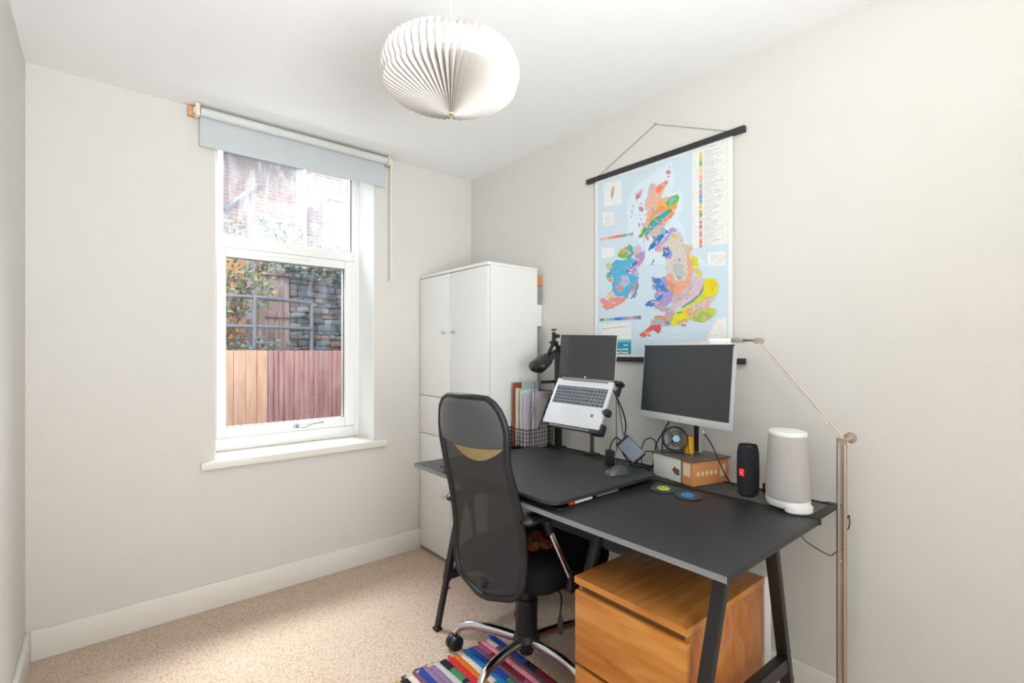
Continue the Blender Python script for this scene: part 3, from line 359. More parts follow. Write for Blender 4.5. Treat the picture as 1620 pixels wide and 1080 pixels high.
# things squeezed between cupboard and wall
card = mat('brown_cardboard', 'C98A55', .8, bump=.1, bscale=60, var=.08, vscale=10)
tag(obj('cardboard_box', G().bx(1.956, 1.994, 2.10, 2.30, 1.662, 1.722, .001), card), 'small brown cardboard box wedged high between the cupboard and the wall', 'box')
tag(obj('flat_box', G().bx(1.956, 1.993, 2.10, 2.32, 1.425, 1.55, .001), lam), 'flat white box wedged between the cupboard and the wall', 'box')
fl = G()
for i in range(4): fl.tube([(1.958+.008*i, 2.11, 1.551), (1.962+.008*i, 2.10, 1.60), (1.956+.009*i, 2.11, 1.66)], .004, 8, 5)
tag(obj('plastic_packaging', fl, mat('grey_plastic_film', '9A9C9B', .35)), 'crumpled grey plastic packaging stuffed behind the cupboard', 'packaging')
# ------------------------------------------------------------------ wall map
mp_ = thing('wall_map', 'hanging geological map of two islands between black wooden rails', 'map', (1.985, 1.322, 1.24))
black_wood = mat('black_painted_wood', '2B2C2F', .5)
g = G(); g.bx(1.9865, 1.9875, .957, 1.688, 1.235, 2.180)
obj('map_sheet', g, mat('map_paper_border', 'F2EFEC', .55), mp_)
cols = {}; g = G(); slots = []
def mm(c):
    if c not in cols: cols[c] = len(slots); slots.append(mat('map_ink_'+c, c, .55, var=.02 if c in ('CFE1EC', 'D9E9F2') else .10, vscale=70))
    return cols[c]
DATA = [('CFE1EC', 0, [(1.672, 1.262), (.975, 1.262), (.975, 2.155), (1.672, 2.155)])]
for it in MAPDATA.split(';'):
    c, j, p = it.split(','); v = [int(q)/10000 for q in p.split()]; DATA.append((c, int(j), list(zip(v[::2], v[1::2]))))
land = [d_ for d_ in DATA if d_[1] == 1 and d_[0] != 'D9E9F2']
R_m = random.Random(4)
for c_, _, p_ in land:      # small outcrops inside the larger regions
    ys_, zs_ = [a[0] for a in p_], [a[1] for a in p_]; cy_, cz_ = sum(ys_)/len(ys_), sum(zs_)/len(zs_); w__, h__ = max(ys_)-min(ys_), max(zs_)-min(zs_)
    if w__*h__ < .0018: continue
    for _k in range(int(min(9, 2+w__*h__*600))):
        by, bz = cy_+R_m.uniform(-.28, .28)*w__, cz_+R_m.uniform(-.28, .28)*h__; r0 = R_m.uniform(.003, .009)
        DATA.insert(DATA.index((c_, 1, p_))+1, (R_m.choice(['E7B9A4', 'F0A486', 'C9C0BD', 'D8C4CC', 'E9A98F', 'B4A3D8', c_, '8FB6C4', 'D9C09A']), 2, [(by+r0*R_m.uniform(.5, 1.5)*math.cos(t_)+r0*.5*math.sin(t_), bz+r0*R_m.uniform(.4, 1.2)*math.sin(t_)) for t_ in [q_*math.pi/4 for q_ in range(8)]]))
def rough_line(pts, amp):
    for _ in range(3):
        q = []
        for i, a in enumerate(pts):
            b = pts[(i+1) % len(pts)]; L_ = math.hypot(a[0]-b[0], a[1]-b[1]); q.append(a)
            if L_ > .006: q.append(((a[0]+b[0])/2+random.gauss(0, amp)*L_, (a[1]+b[1])/2+random.gauss(0, amp)*L_))
        pts = q
    return pts
from mathutils.geometry import delaunay_2d_cdt
LV = []
for i, (c, j, p) in enumerate(DATA):
    g.mi = mm(c)
    if j: p = rough_line(p, .10)
    p = [(min(max(y, .977), 1.670), min(max(z, 1.264), 2.153)) if i else (y, z) for y, z in p]
    q = [min(a[0] for a in p), max(a[0] for a in p), min(a[1] for a in p), max(a[1] for a in p)]
    lv = 1+max([l for l, r_ in LV if r_[0] < q[1] and r_[1] > q[0] and r_[2] < q[3] and r_[3] > q[2]], default=-1); LV.append((lv, q))
    x = 1.9862-.00006*lv
    r_ = delaunay_2d_cdt([Vector(a) for a in p], [], [list(range(len(p)))], 1, 1e-6)
    vs = [g.b.verts.new((x, a.x, a.y)) for a in r_[0]]
    for f_ in r_[2]: g._f([vs[k] for k in f_])
TOPX = 1.9862-.00006*(max(l for l, _ in LV)+2)
obj('printed_map', g, slots, mp_, smooth=False)
for z in (2.166, 1.228): obj('hanger_rail', G().bx(1.976, 1.9955, .905, 1.742, z, z+.024, .002), black_wood, mp_)
obj('hanging_string', G().tube([(1.990, 1.675, 2.19), (1.992, 1.326, 2.345), (1.990, .972, 2.19)], .0011, 6), mat('grey_string', '55534F', .8), mp_)
obj('nail', G().cyl((1.997, 1.326, 2.347), (1.983, 1.326, 2.347), .002, seg=8), steel, mp_)
white_ink = mat('white_ink', 'FFFFFF', .6)
for s_, z, sz in (('geology map of the', 1.2845, .0158), ('Britain and Ireland', 1.2685, .0158), ('BEDROCK', 1.307, .006)):
    M = Matrix(((0, 0, -1, TOPX), (-1, 0, 0, 1.474), (0, 1, 0, z), (0, 0, 0, 1)))
    text(s_, sz, M, white_ink, 'map_title', mp_, .0001, 'RIGHT', .0004)

# ------------------------------------------------------------------ desk
dk_top = mat('black_desk_laminate', '27292C', .42, bump=.12, bscale=500, spec=.45)
dk_edge = mat('edge_band_sheen', '8C8D8E', .4)  # reflection along the front edge, painted in as light grey
blk_metal = mat('black_powder_coated_metal', '1D1E20', .42, bump=.05, bscale=400)
DX0, DX1, DY0, DY1, DZ = 1.145, 1.965, .566, 2.092, .745
dk = thing('desk', 'black desk with reflected light painted on its front edge, mesh back strip and A-shaped legs', 'desk', ((DX0+DX1)/2, (DY0+DY1)/2, 0))
obj('desktop', G().bx(DX0+.0015, 1.760, DY0+.0015, DY1, .727, DZ, .0012), dk_top, dk)
obj('edge_band', G().bx(DX0, DX0+.0014, DY0, DY1, .7275, DZ-.0008), dk_edge, dk, 'front edge band, reflected light painted in light grey')
g = G()   # expanded metal strip: diamonds
nx, ny = 9, 88; x0, x1, ya, yb = 1.774, 1.958, DY0+.03, DY1-.02; dx = (x1-x0)/nx; dy = (yb-ya)/ny
for i in range(nx*2+1):
    for j in range(ny):
        cx = x0+i*dx/2; cy = ya+(j+.5*(i % 2))*dy
        if cx-dx/2 < x0-1e-6 or cx+dx/2 > x1+1e-6: continue
        v = [g.b.verts.new(p) for p in ((cx-dx/2, cy+dy*.30, DZ), (cx, cy+dy/2, DZ), (cx+dx/2, cy-dy*.30+0, DZ), (cx, cy-dy/2, DZ))]
        g._f(v)
bmesh.ops.remove_doubles(g.b, verts=g.b.verts, dist=.0006)
r_ = bmesh.ops.inset_individual(g.b, faces=list(g.b.faces), thickness=.0013, depth=0)
bmesh.ops.delete(g.b, geom=[f_ for f_ in g.b.faces if f_ not in set(r_['faces'])], context='FACES_ONLY')
for f_ in g.b.faces: f_.normal_update()
g.solid(.0008)
obj('mesh_strip', g, blk_metal, dk, 'black perforated metal strip', smooth=False)
r = G().bx(1.7615, 1.776, DY0, DY1, .725, .7485, .001).bx(1.957, DX1, DY0, DY1, .7425, .7485, .001)
r.bx(1.776, 1.957, DY0, DY0+.032, .743, .7475, .0005).bx(1.776, 1.957, DY1-.02, DY1, .743, .7475)
obj('mesh_frame', r, blk_metal, dk)
def leg(a, b, w=.034, t=.025, nm='leg', tel=True):
    a, b = Vector(a), Vector(b); d = (b-a); L_ = d.length; zq = d.to_track_quat('Z', 'Y').to_matrix().to_4x4()
    # keep the flat face square to the desk
    zx = d.normalized(); yx = Vector((0, 1, 0)); xx = yx.cross(zx).normalized(); yx = zx.cross(xx)
    R = Matrix((xx, yx, zx)).transposed().to_4x4(); q = G()
    if tel:
        q.box((a+b*1)/2*1+(a-b)*.14, (t, w, L_*.72), R, .002); q.box(a+(b-a)*.83, (t-.006, w-.006, L_*.34), R, .002)
    else: q.box((a+b)/2, (t, w, L_), R, .002)
    return obj(nm, q, blk_metal, dk)
bolt = mat('bolt_metal', 'C9C9C9', .25, 1)
def frame(y, fa, fb, ba, bb, zr=.28):
    l1 = leg(fa, fb); l2 = leg(ba, bb)
    t = lambda a, b, z: Vector(a).lerp(Vector(b), (a[2]-z)/(a[2]-b[2]))
    p, q = t(fa, fb, zr), t(ba, bb, zr); obj('crossbar', G().box((p+q)/2, ((q-p).length-.02, .03, .045), rotm(0, 0, math.degrees(math.atan2(q.y-p.y, q.x-p.x))), .002), blk_metal, dk)
    obj('top_rail', G().bx(fa[0]-.03, ba[0]-.01, y-.02, y+.02, .697, .7265, .002), blk_metal, dk)
    sgn = -1
    for l_, a, b, off in ((l1, fa, fb, .016), (l2, ba, bb, .016)):
        for zz in (zr+.035, zr-.06):
            c_ = t(a, b, zz); e = Vector((1 if l_ is l2 else 1, 0, 0))*off
            obj('bolt', G().cyl(c_+e*.6+Vector((0, -.012, 0)), c_+e*1.35+Vector((0, -.012, 0)), .005, seg=10), bolt, l_)
        obj('rubber_foot', G().bx(b[0]-.016, b[0]+.016, b[1]-.018, b[1]+.018, 0, .012, .002), black_rub, l_)
frame(.62, (1.238, .62, .727), (1.09, .665, .008), (1.525, .62, .727), (1.725, .63, .008), .31)
frame(1.97, (1.375, 1.97, .727), (1.184, 1.945, .008), (1.62, 1.97, .727), (1.80, 1.95, .008), .235)
leg((1.375, 1.125, .727), (1.275, 1.125, .47), .036, .024, 'support_strut', False)
leg((1.86, 1.125, .727), (1.80, 1.125, .47), .036, .024, 'support_strut', False)
obj('support_rail', G().bx(1.262, 1.82, 1.108, 1.142, .445, .470, .002), blk_metal, dk)
obj('cable_tray', G().bx(1.575, 1.90, .95, 1.80, .474, .486, .002).bx(1.575, 1.579, .95, 1.80, .486, .492).bx(1.896, 1.90, .95, 1.80, .486, .56)
    .bx(1.85, 1.87, 1.70, 1.73, .486, .727).bx(1.85, 1.87, 1.13, 1.15, .486, .727), mat('grey_metal_tray', '7E868E', .38, .1), dk, 'grey metal cable tray')

# low laptop riser board lying on the desk
rb = thing('desk_riser', 'black rounded board raised slightly on the left half of the desk', 'riser', (1.46, 1.53, DZ))
def rrect(x0, x1, y0, y1, r, n=6):
    o = []
    for cx, cy, a in ((x1-r, y1-r, 0), (x0+r, y1-r, 90), (x0+r, y0+r, 180), (x1-r, y0+r, 270)):
        for i in range(n+1): t = math.radians(a+90*i/n); o.append((cx+r*math.cos(t), cy+r*math.sin(t)))
    return o
obj('board', G().prism(rrect(1.150, 1.768, 1.155, 1.905, .045), (0, 0, .765), (1, 0, 0), (0, 1, 0), .012, .003), mat('black_riser_board', '2D2F31', .45, bump=.1, bscale=500), rb)
obj('base_plate', G().prism(rrect(1.175, 1.755, 1.157, 1.89, .03), (0, 0, .7455), (1, 0, 0), (0, 1, 0), .0045, .001), blk_metal, rb)
obj('spacer', G().bx(1.20, 1.75, 1.195, 1.87, .750, .765), blk_metal, rb)
# pens in the slot
def pen(name, x0, x1, y, z, r, body, cap, label, capf=.25):
    t = thing(name, label, 'pen', ((x0+x1)/2, y, z-r))
    xc = x0+(x1-x0)*capf
    obj('cap', G().lathe([(0, 0), (r*.8, .001), (r*1.1, .004), (r*1.1, xc-x0)], (x0, y, z), 14, rotm(0, 90, 0)), cap, t)
    obj('barrel', G().lathe([(r, 0), (r, x1-xc-.004), (r*.8, x1-xc), (0, x1-xc)], (xc, y, z), 14, rotm(0, 90, 0)), body, t)
pen('marker_pen', 1.232, 1.352, 1.165, .757, .0062, mat('cream_pen_barrel', 'DAD6C8', .4), mat('red_plastic', 'C81E24', .3), 'white marker pen with red cap in the slot under the riser board', .22)
pen('ballpoint_pen', 1.372, 1.50, 1.166, .7555, .0045, mat('silver_pen_barrel', 'AFAFAE', .3, .7), mat('dark_red_plastic', '7A1F22', .35), 'thin silver pen in the slot under the riser board', .06)
pen('pencil', 1.405, 1.53, 1.178, .7558, .004, mat('dark_red_plastic', '7A1F22', .35), mat('silver_pen_barrel', 'AFAFAE', .3, .7), 'dark red pencil behind the silver pen', .9)

# mouse
ms_ = thing('computer_mouse', 'small dark grey computer mouse on the riser board', 'mouse', (1.618, 1.262, .777), 160)
ms_m = mat('grey_mouse_plastic', '4A4D50', .3)
g = G(); g.grid(lambda i, j: Vector((.052*math.cos(math.pi*i), .029*abs(math.sin(math.pi*i))**.6*math.cos(2*math.pi*j), .001+.034*abs(math.sin(math.pi*i))**.7*max(0, math.sin(2*math.pi*j))*(1-.2*math.cos(math.pi*i)))), 16, 24)
obj('body', g, ms_m, ms_, local=True, angle=60)
obj('scroll_wheel', G().cyl((.028, -.003, .026), (.028, .003, .026), .007, seg=14), black_rub, ms_, local=True)

# upright black block with cable
tag(obj('usb_hub', G().bx(1.700, 1.722, 1.352, 1.388, .777, .845, .003).bx(1.706, 1.716, 1.356, 1.368, .845, .848).bx(1.706, 1.716, 1.374, 1.384, .845, .848), blk_metal), 'black upright USB hub standing on the riser board behind the mouse', 'hub')

# coasters
def coaster(cx, cy, colr, label, logo):
    t = thing('coaster', label, 'coaster', (cx, cy, DZ), group='printed coasters on the desk')
    obj('disc', G().lathe([(0, 0), (.048, 0), (.050, .0015), (.049, .0035), (.045, .0040), (0, .0038)], (cx, cy, DZ+.0005), 36), mat('dark_slate_disc', '3C3E42', .5), t)
    g_ = G()
    for k in range(11):
        a = k*.571; rr = .004+.0018*k; p = (cx+rr*math.cos(a*2.1), cy+rr*math.sin(a*2.1)); s0 = .0045+.003*((k*7) % 3)/2
        g_.lathe([(0, .0052), (s0, .0052), (s0, .0040)], (p[0], p[1], DZ), 7)
    g_.tube([(cx+.024*math.cos(t_*.3), cy+.024*math.sin(t_*.3), DZ+.0048) for t_ in range(16)], .0022, 6)
    obj('printed_emblem', g_, mat(logo, colr, .5), t, smooth=False)
coaster(1.672, 1.075, 'C9D61E', 'round dark coaster with a lime green print, left of the blue one', 'lime_print')
coaster(1.664, .968, '1E8FD0', 'round dark coaster with a blue print, right of the green one', 'blue_print')

# ------------------------------------------------------------------ cardboard box with the monitor, fan and yellow pot
U = Vector((.205, -.050, 0)).normalized(); V = Vector((.049, .200, 0)).normalized(); Fc = Vector((1.772, 1.012, .7505))
orange = mat('printed_orange_card', 'D08C55', .6, var=.05, vscale=6); sleeve = mat('white_card_sleeve', 'D9D8D3', .5)
BM = Matrix((U, V, Vector((0, 0, 1)))).transposed().to_4x4(); BM.translation = Fc
bx_ = thing('product_box', 'orange cardboard box with white sleeve under the monitor base', 'box', tuple(Fc+U*.1+V*.1))
def lb(x0, x1, y0, y1, z0, z1, bev=.001):
    q = G().bx(x0, x1, y0, y1, z0, z1, bev); bmesh.ops.transform(q.b, matrix=BM, verts=q.b.verts); return q
obj('carton', lb(0, .200, 0, .215, 0, .0935), orange, bx_)
obj('sleeve', lb(-.0012, .2, .060, .2165, .0, .0945), sleeve, bx_, 'white card sleeve')
obj('sleeve_edge', lb(-.0018, .0, .054, .060, .001, .0945, 0), mat('olive_edge', '5F5A45', .7), bx_)
g = G()
st = [(.118, .028), (.146, .030), (.150, .038), (.160, .044), (.150, .052), (.148, .062), (.134, .055), (.118, .052)]
g.prism([(p[0]-.05, p[1]) for p in st], (-.0014, 0, 0), (0, 1, 0), (0, 0, 1), -.0004); bmesh.ops.transform(g.b, matrix=BM, verts=g.b.verts)
obj('sleeve_cutout', g, mat('torn_brown_window', '6B5544', .8, var=.4, vscale=90), bx_)
g = G()   # row of pale pictograms on the orange side
for k in range(5):
    cx = .030+.024*k; pts = [(cx+(.0095 if i % 2 else .0055)*math.cos(i*math.pi/5+.4*k), .046+(.013 if i % 2 else .0075)*math.sin(i*math.pi/5+.4*k)) for i in range(10)]
    g.prism(pts, (0, -.0004, 0), (1, 0, 0), (0, 0, 1), .0003)
g.prism([(.150, .025), (.180, .025), (.180, .070), (.150, .070)], (0, -.0004, 0), (1, 0, 0), (0, 0, 1), .0003)
g.prism([(.012, .035), (.048, .035), (.048, .085), (.012, .085)], (-.0004, 0, 0), (0, 1, 0), (0, 0, 1), -.0003)
bmesh.ops.transform(g.b, matrix=BM, verts=g.b.verts); obj('printed_symbols', g, mat('pale_print', 'E7CDB3', .6), bx_, smooth=False)
TX = Matrix(((-0, 0, -1, 0), (-1, 0, 0, 0), (0, 1, 0, 0), (0, 0, 0, 1)))

# monitor
ZB = .8455
mo = thing('monitor', 'wide flat monitor with silver chin standing on the cardboard box', 'monitor', (1.93, 1.09, ZB))
silver = mat('silver_plastic', 'C9CACC', .35, .35); dsilver = mat('dark_silver_base', '77736F', .35, .6)
lcd = mat('dark_lcd_panel', '2C3034', .3, spec=.6)
lcd2 = mat('glossy_laptop_panel', '26292D', .10, spec=1, coat=.6)
Lb, Rb = Vector((1.867, 1.325, 0)), Vector((1.763, .861, 0)); W_ = (Rb-Lb); ww = W_.length; ux = W_.normalized()
nn = Vector((-ux.y*-1, 0, 0)); nn = Vector((0, 0, 1)).cross(ux); nn = -nn if nn.x > 0 else nn
tilt = math.radians(5); up = (Vector((0, 0, 1))*math.cos(tilt) - nn*math.sin(tilt)); fn = up.cross(ux) if up.cross(ux).x < 0 else ux.cross(up)
MM = Matrix((ux, up, fn)).transposed().to_4x4(); MM.translation = Vector(((Lb.x+Rb.x)/2, (Lb.y+Rb.y)/2, 0))+Vector((0, 0, 0.988))
def mb(x0, x1, y0, y1, z0, z1, bev=0):
    q = G().bx(x0, x1, y0, y1, z0, z1, bev); bmesh.ops.transform(q.b, matrix=MM, verts=q.b.verts); return q
hw = ww/2
obj('screen', mb(-hw+.006, hw-.006, .030, .314, -.001, .0012), lcd, mo)
obj('housing', mb(-hw, hw, 0, .32, -.018, -.001, .003), silver, mo)
obj('bezel', mb(-hw+.001, hw-.001, .3145, .3195, -.001, .0015), mat('black_bezel', '101113', .3), mo)
obj('chin', mb(-hw, hw, 0, .029, -.001, .004, .0015), silver, mo, 'silver chin below the screen')
g2 = G(); g2.tube([(-.005, .019, .0042), (0, .010, .0042), (.005, .019, .0042)], .0008, 6); bmesh.ops.transform(g2.b, matrix=MM, verts=g2.b.verts)
obj('chin_mark', g2, mat('grey_print', '6A6C70', .5), mo)
obj('stand_column', G().bx(1.925, 1.945, 1.065, 1.125, ZB+.008, 1.20, .003), silver, mo)
obj('column_slot', G().bx(1.9235, 1.926, 1.072, 1.092, ZB+.012, 1.05), black_rub, mo)
q = mb(-.05, .05, .11, .20, -.12, -.018, .004); obj('tilt_bracket', q, mat('black_bezel', '101113', .3), mo)
BT = BM.copy(); BT.translation = Fc+Vector((0, 0, .0955))
q = G().bx(-.006, .208, -.006, .225, 0, .0055, .002); bmesh.ops.transform(q.b, matrix=BT, verts=q.b.verts)
obj('base_plate', q, dsilver, mo, 'flat grey base plate')

# small desk fan
fc = Vector((1.838, 1.128, .915)); fn_ = thing('desk_fan', 'small black wire desk fan behind the monitor', 'fan', (1.838, 1.128, .8515))
aim = (Vector((0, 0, 1.1))-fc).normalized(); aim = Vector((aim.x, aim.y-.25, aim.z+.15)).normalized(); FM = aim.to_track_quat('Z', 'Y').to_matrix().to_4x4(); FM.translation = fc
wire = mat('black_wire', '1A1A1B', .35, .5)
def fm(q): bmesh.ops.transform(q.b, matrix=FM, verts=q.b.verts); return q
R_ = .050; q = G()
ring = lambda r, z, n=36: [(r*math.cos(2*math.pi*i/n), r*math.sin(2*math.pi*i/n), z) for i in range(n)]
q.tube(ring(R_, .0), .0022, 6, closed=True, up=(0, 0, 1)).tube(ring(R_, -.022), .0022, 6, closed=True, up=(0, 0, 1)).tube(ring(R_*.94, .010), .001, 5, closed=True, up=(0, 0, 1)).tube(ring(R_*.6, .016), .001, 5, closed=True, up=(0, 0, 1))
for k in range(28):
    a = 2*math.pi*k/28; c_, s_ = math.cos(a), math.sin(a)
    q.tube([(.016*c_, .016*s_, .018), (.035*c_, .035*s_, .016), (.047*c_, .047*s_, .009), (R_*c_, R_*s_, 0), (R_*c_, R_*s_, -.022), (.03*c_, .03*s_, -.03)], .0008, 5)
obj('cage', fm(q), wire, fn_)
obj('centre_badge', fm(G().lathe([(0, .020), (.014, .020), (.016, .017), (.016, .014)], (0, 0, 0), 28)), mat('blue_grey_badge', '6F8794', .3, .3), fn_, 'blue-grey centre badge')
q = G()
for k in range(4):
    a = k*math.pi/2
    q.grid(lambda i, j: Vector((( .008+.036*i)*math.cos(a+(j-.5)*1.1), (.008+.036*i)*math.sin(a+(j-.5)*1.1), -.004+(j-.5)*.014)), 4, 6)
obj('blades', fm(q.lathe([(0, .004), (.010, .002), (.010, -.015), (0, -.02)], (0, 0, 0), 20)), mat('pale_fan_blade', '8F938F', .3), fn_)
obj('motor', fm(G().lathe([(0, -.02), (.016, -.022), (.016, -.045), (0, -.047)], (0, 0, 0), 20)), black_rub, fn_)
zz = .8525; q = G()
sd = aim.cross(Vector((0, 0, 1))).normalized()
for s_ in (-1, 1):
    a0 = fc+sd*s_*.052; q.tube([a0, a0+Vector((0, 0, -.03)), Vector((a0.x, a0.y, zz))+Vector((aim.x, aim.y, 0))*.025], .0016, 6)
    q.tube([Vector((a0.x, a0.y, zz))+Vector((aim.x, aim.y, 0))*.025, Vector((a0.x, a0.y, zz))-Vector((aim.x, aim.y, 0))*.03], .0016, 6)
    q.tube([a0, Vector((a0.x, a0.y, zz))-Vector((aim.x, aim.y, 0))*.03], .0016, 6)
q.tube([Vector((fc.x, fc.y, zz))+sd*s_*.052-Vector((aim.x, aim.y, 0))*.03 for s_ in (-1, 1)], .0016, 6)
obj('wire_stand', q, wire, fn_)
yb = thing('yellow_tub', 'small yellow tub standing behind the desk fan', 'tub', (1.893, 1.098, .8515))
obj('tub', G().lathe([(0, 0), (.018, 0), (.020, .003), (.020, .068), (.016, .073), (0, .073)], (1.893, 1.098, .8515), 24), mat('yellow_plastic', 'E0A818', .4), yb)

# portable loudspeaker
sp = thing('portable_speaker', 'black cylindrical portable speaker with red badge between monitor and white speaker', 'speaker', (1.838, .828, .7478))
sc_ = (1.838, .828, .7478)
obj('body', G().lathe([(0, .001), (.026, .0), (.034, .008), (.0375, .03), (.0385, .095), (.037, .16), (.034, .178), (.030, .186), (.026, .181), (0, .179)], sc_, 40), mat('black_speaker_fabric', '1B1E26', .75, bump=.6, bscale=900), sp)
obj('end_cap', G().lathe([(.030, .186), (.033, .183), (.031, .189), (.027, .184)], sc_, 36), black_rub, sp)
ang = math.radians(172); bp_ = Vector((sc_[0]+.0385*math.cos(ang), sc_[1]+.0385*math.sin(ang), .838)); RB = rotm(0, 0, 172)
obj('badge', G().box(bp_, (.004, .017, .026), RB, .0015), mat('red_badge', 'D5232B', .4, emit=('FF2A20', .6)), sp, 'glowing red badge')
tX = RB @ Matrix(((0, 0, 1, 0), (1, 0, 0, 0), (0, 1, 0, 0), (0, 0, 0, 1)))
tM = Matrix.Translation(bp_+(RB @ Vector((.0022, -.0055, -.003)))) @ tX
text('JBL', .0065, tM, white_ink, 'badge_lettering', sp, .0003)

# white oval fabric loudspeaker
wc = (1.815, .682, .7478)
wsp = thing('white_speaker', 'large pale grey fabric speaker with white foot on the desk corner', 'speaker', wc)
RW = rotm(0, 0, 35)
wf_m = mat('pale_grey_knit', 'C2BEB9', .85, bump=.7, bscale=500, var=.05, vscale=300)
wpl = mat('white_plastic', 'EDEDEB', .35)
obj('fabric_body', G().lathe([(.070, .034), (.078, .036), (.080, .06), (.078, .12), (.073, .19), (.069, .244), (.066, .248)], wc, 56, RW, 1.0, .86), wf_m, wsp)
obj('top_cap', G().lathe([(.067, .246), (.0695, .248), (.069, .256), (.064, .261), (.03, .264), (0, .264)], wc, 56, RW, 1.0, .86), wpl, wsp, 'white top cap')
obj('foot_ring', G().lathe([(0, .0), (.05, .0), (.074, .010), (.079, .020), (.079, .034), (0, .036)], wc, 56, RW, 1.0, .86), wpl, wsp, 'white foot')
obj('front_foot', G().prism([(.046*math.cos(t*.26)*1.0, .034*math.sin(t*.26)) for t in range(24)], (1.776, .634, .7485), (.8, -.6, 0), (.6, .8, 0), .024, .004), wpl, wsp, 'white front foot')
# plug adapter
pa = thing('plug_adapter', 'small black plug adapter lying between the two speakers', 'adapter', (1.92, .76, .748))
obj('body', G().bx(1.905, 1.945, .768, .805, .7495, .785, .004), black_rub, pa); obj('pin', G().bx(1.888, 1.905, .795, .799, .768, .772).bx(1.888, 1.905, .775, .779, .768, .772).bx(1.89, 1.905, .785, .789, .756, .760), steel, pa)

# ------------------------------------------------------------------ laptop on its stand
HL, HR = Vector((1.753, 1.727, 1.150)), Vector((1.791, 1.408, 1.141)); W_ = HR-HL; lw = W_.length; ux = W_.normalized()
n0 = Vector((0, 0, 1)).cross(ux).normalized(); n0 = -n0 if n0.x > 0 else n0
n0 = (n0-ux*n0.dot(ux)).normalized(); u0 = ux.cross(n0); u0 = -u0 if u0.z < 0 else u0
lp = thing('laptop', 'open silver laptop tilted on a stand above the desk', 'laptop', tuple((HL+HR)/2-Vector((0, 0, .2))))
lsil = mat('laptop_silver', 'DFE0E3', .35, .25, spec=.5); keym = mat('laptop_keys', '565B66', .5)
def fr(origin, ex, ey, ez):
    M = Matrix((ex, ey, ez)).transposed().to_4x4(); M.translation = origin; return M
th = math.radians(4); su = (u0*math.cos(th)-n0*math.sin(th)).normalized(); sn = su.cross(ux); sn = -sn if sn.dot(n0) < 0 else sn
MS = fr(HL, ux, su, sn)
ph = math.radians(60); bd = (n0*math.cos(ph)-u0*math.sin(ph)).normalized(); bn = (n0*math.sin(ph)+u0*math.cos(ph)).normalized()
MB_ = fr(HL+bd*.004, ux, bd, bn)
def tr_(q, M): bmesh.ops.transform(q.b, matrix=M, verts=q.b.verts); return q
obj('lid', tr_(G().bx(0, lw, .003, .213, -.006, 0, .002), MS), lsil, lp)
obj('screen', tr_(G().bx(.004, lw-.004, .018, .207, 0, .0012), MS), lcd2, lp)
obj('bezel', tr_(G().bx(.001, lw-.001, .004, .018, 0, .0018).bx(.001, lw-.001, .207, .212, 0, .0018).bx(.001, .005, .018, .207, 0, .0018).bx(lw-.005, lw-.001, .018, .207, 0, .0018), MS), mat('grey_bezel', '3D4144', .4), lp)
obj('lid_emblem', tr_(G().cyl((lw/2, .0105, .0018), (lw/2, .0105, .0022), .0045, seg=20), MS), mat('pale_print_white', 'EDEDED', .4), lp, smooth=False)
BD = .236
base = obj('base', tr_(G().bx(0, lw, 0, BD, -.014, 0, .003), MB_), lsil, lp)
obj('hinge_vent', tr_(G().bx(.03, lw-.03, .0035, .0075, -.001, .0006), MB_), black_rub, base)
q = G().bx(0, 0, 0, 0, 0, 0) if False else G()
x0k, x1k, y0k = .016, lw-.016, .038; rows = [(.009, 16), (.017, 15), (.017, 15), (.017, 14), (.017, 13), (.017, 11)]; y = y0k
for ri, (h, n) in enumerate(rows):
    tot = x1k-x0k
    ws = [1]*n
    if ri == 5: ws = [1, 1, 1, 1, 5, 1, 1, 1.0, 1, 1.4, 1]
    elif ri: ws[0] = 1.2+.2*ri; ws[-5 if ri < 5 else -1] = 1.6
    sw = sum(ws); xx = x0k
    for w_ in ws:
        dxk = tot*w_/sw; q.bx(xx+.0011, xx+dxk-.0011, y, y+h-.0022, 0, .0014); xx += dxk
    y += h
obj('keyboard', tr_(q, MB_), keym, base, 'grey keys')
obj('touchpad', tr_(G().bx(.085, .195, .148, .220, 0, .0005), MB_), mat('touchpad_silver', 'DADBDF', .3, .2), base)
obj('sticker', tr_(G().bx(.256, .270, .166, .181, 0, .0005), MB_), mat('blue_sticker', '1F86C4', .35), base, 'small blue square sticker')

ls = thing('laptop_stand', 'black adjustable clamp stand holding the tilted laptop', 'stand', (1.93, 1.66, .748))
stm = mat('dark_stand_plastic', '25272A', .45); bronze = mat('grey_bronze_pole', '7B7568', .35, .7)
obj('tray', tr_(G().bx(.03, lw-.03, .02, BD+.012, -.026, -.0155, .003), MB_), stm, ls)
obj('front_lip', tr_(G().bx(.045, lw-.03, BD+.003, BD+.014, -.024, .001, .003), MB_), mat('grey_lip', '6E7072', .4), ls)
obj('corner_grip', tr_(G().bx(lw-.045, lw+.004, BD+.001, BD+.022, -.03, .012, .005).bx(lw+.001, lw+.018, BD-.03, BD+.02, -.03, .004, .005), MB_), stm, ls)
obj('side_clamp', tr_(G().bx(lw+.002, lw+.026, .135, .165, -.022, .014, .006).bx(lw-.006, lw+.01, .143, .157, .0016, .012, .003), MB_), stm, ls)
obj('top_grip', tr_(G().bx(lw-.01, lw+.034, -.012, .004, -.04, -.004, .003).bx(lw+.006, lw+.018, -.01, .05, -.05, -.03, .003), MB_), stm, ls)
obj('swivel_arm', G().tube([(1.93, 1.66, 1.06), (1.88, 1.61, 1.06), (1.80, 1.575, 1.04)], .013, 12, 5), stm, ls)
obj('pole', G().bx(1.922, 1.938, 1.652, 1.668, .750, 1.09, .002), bronze, ls)
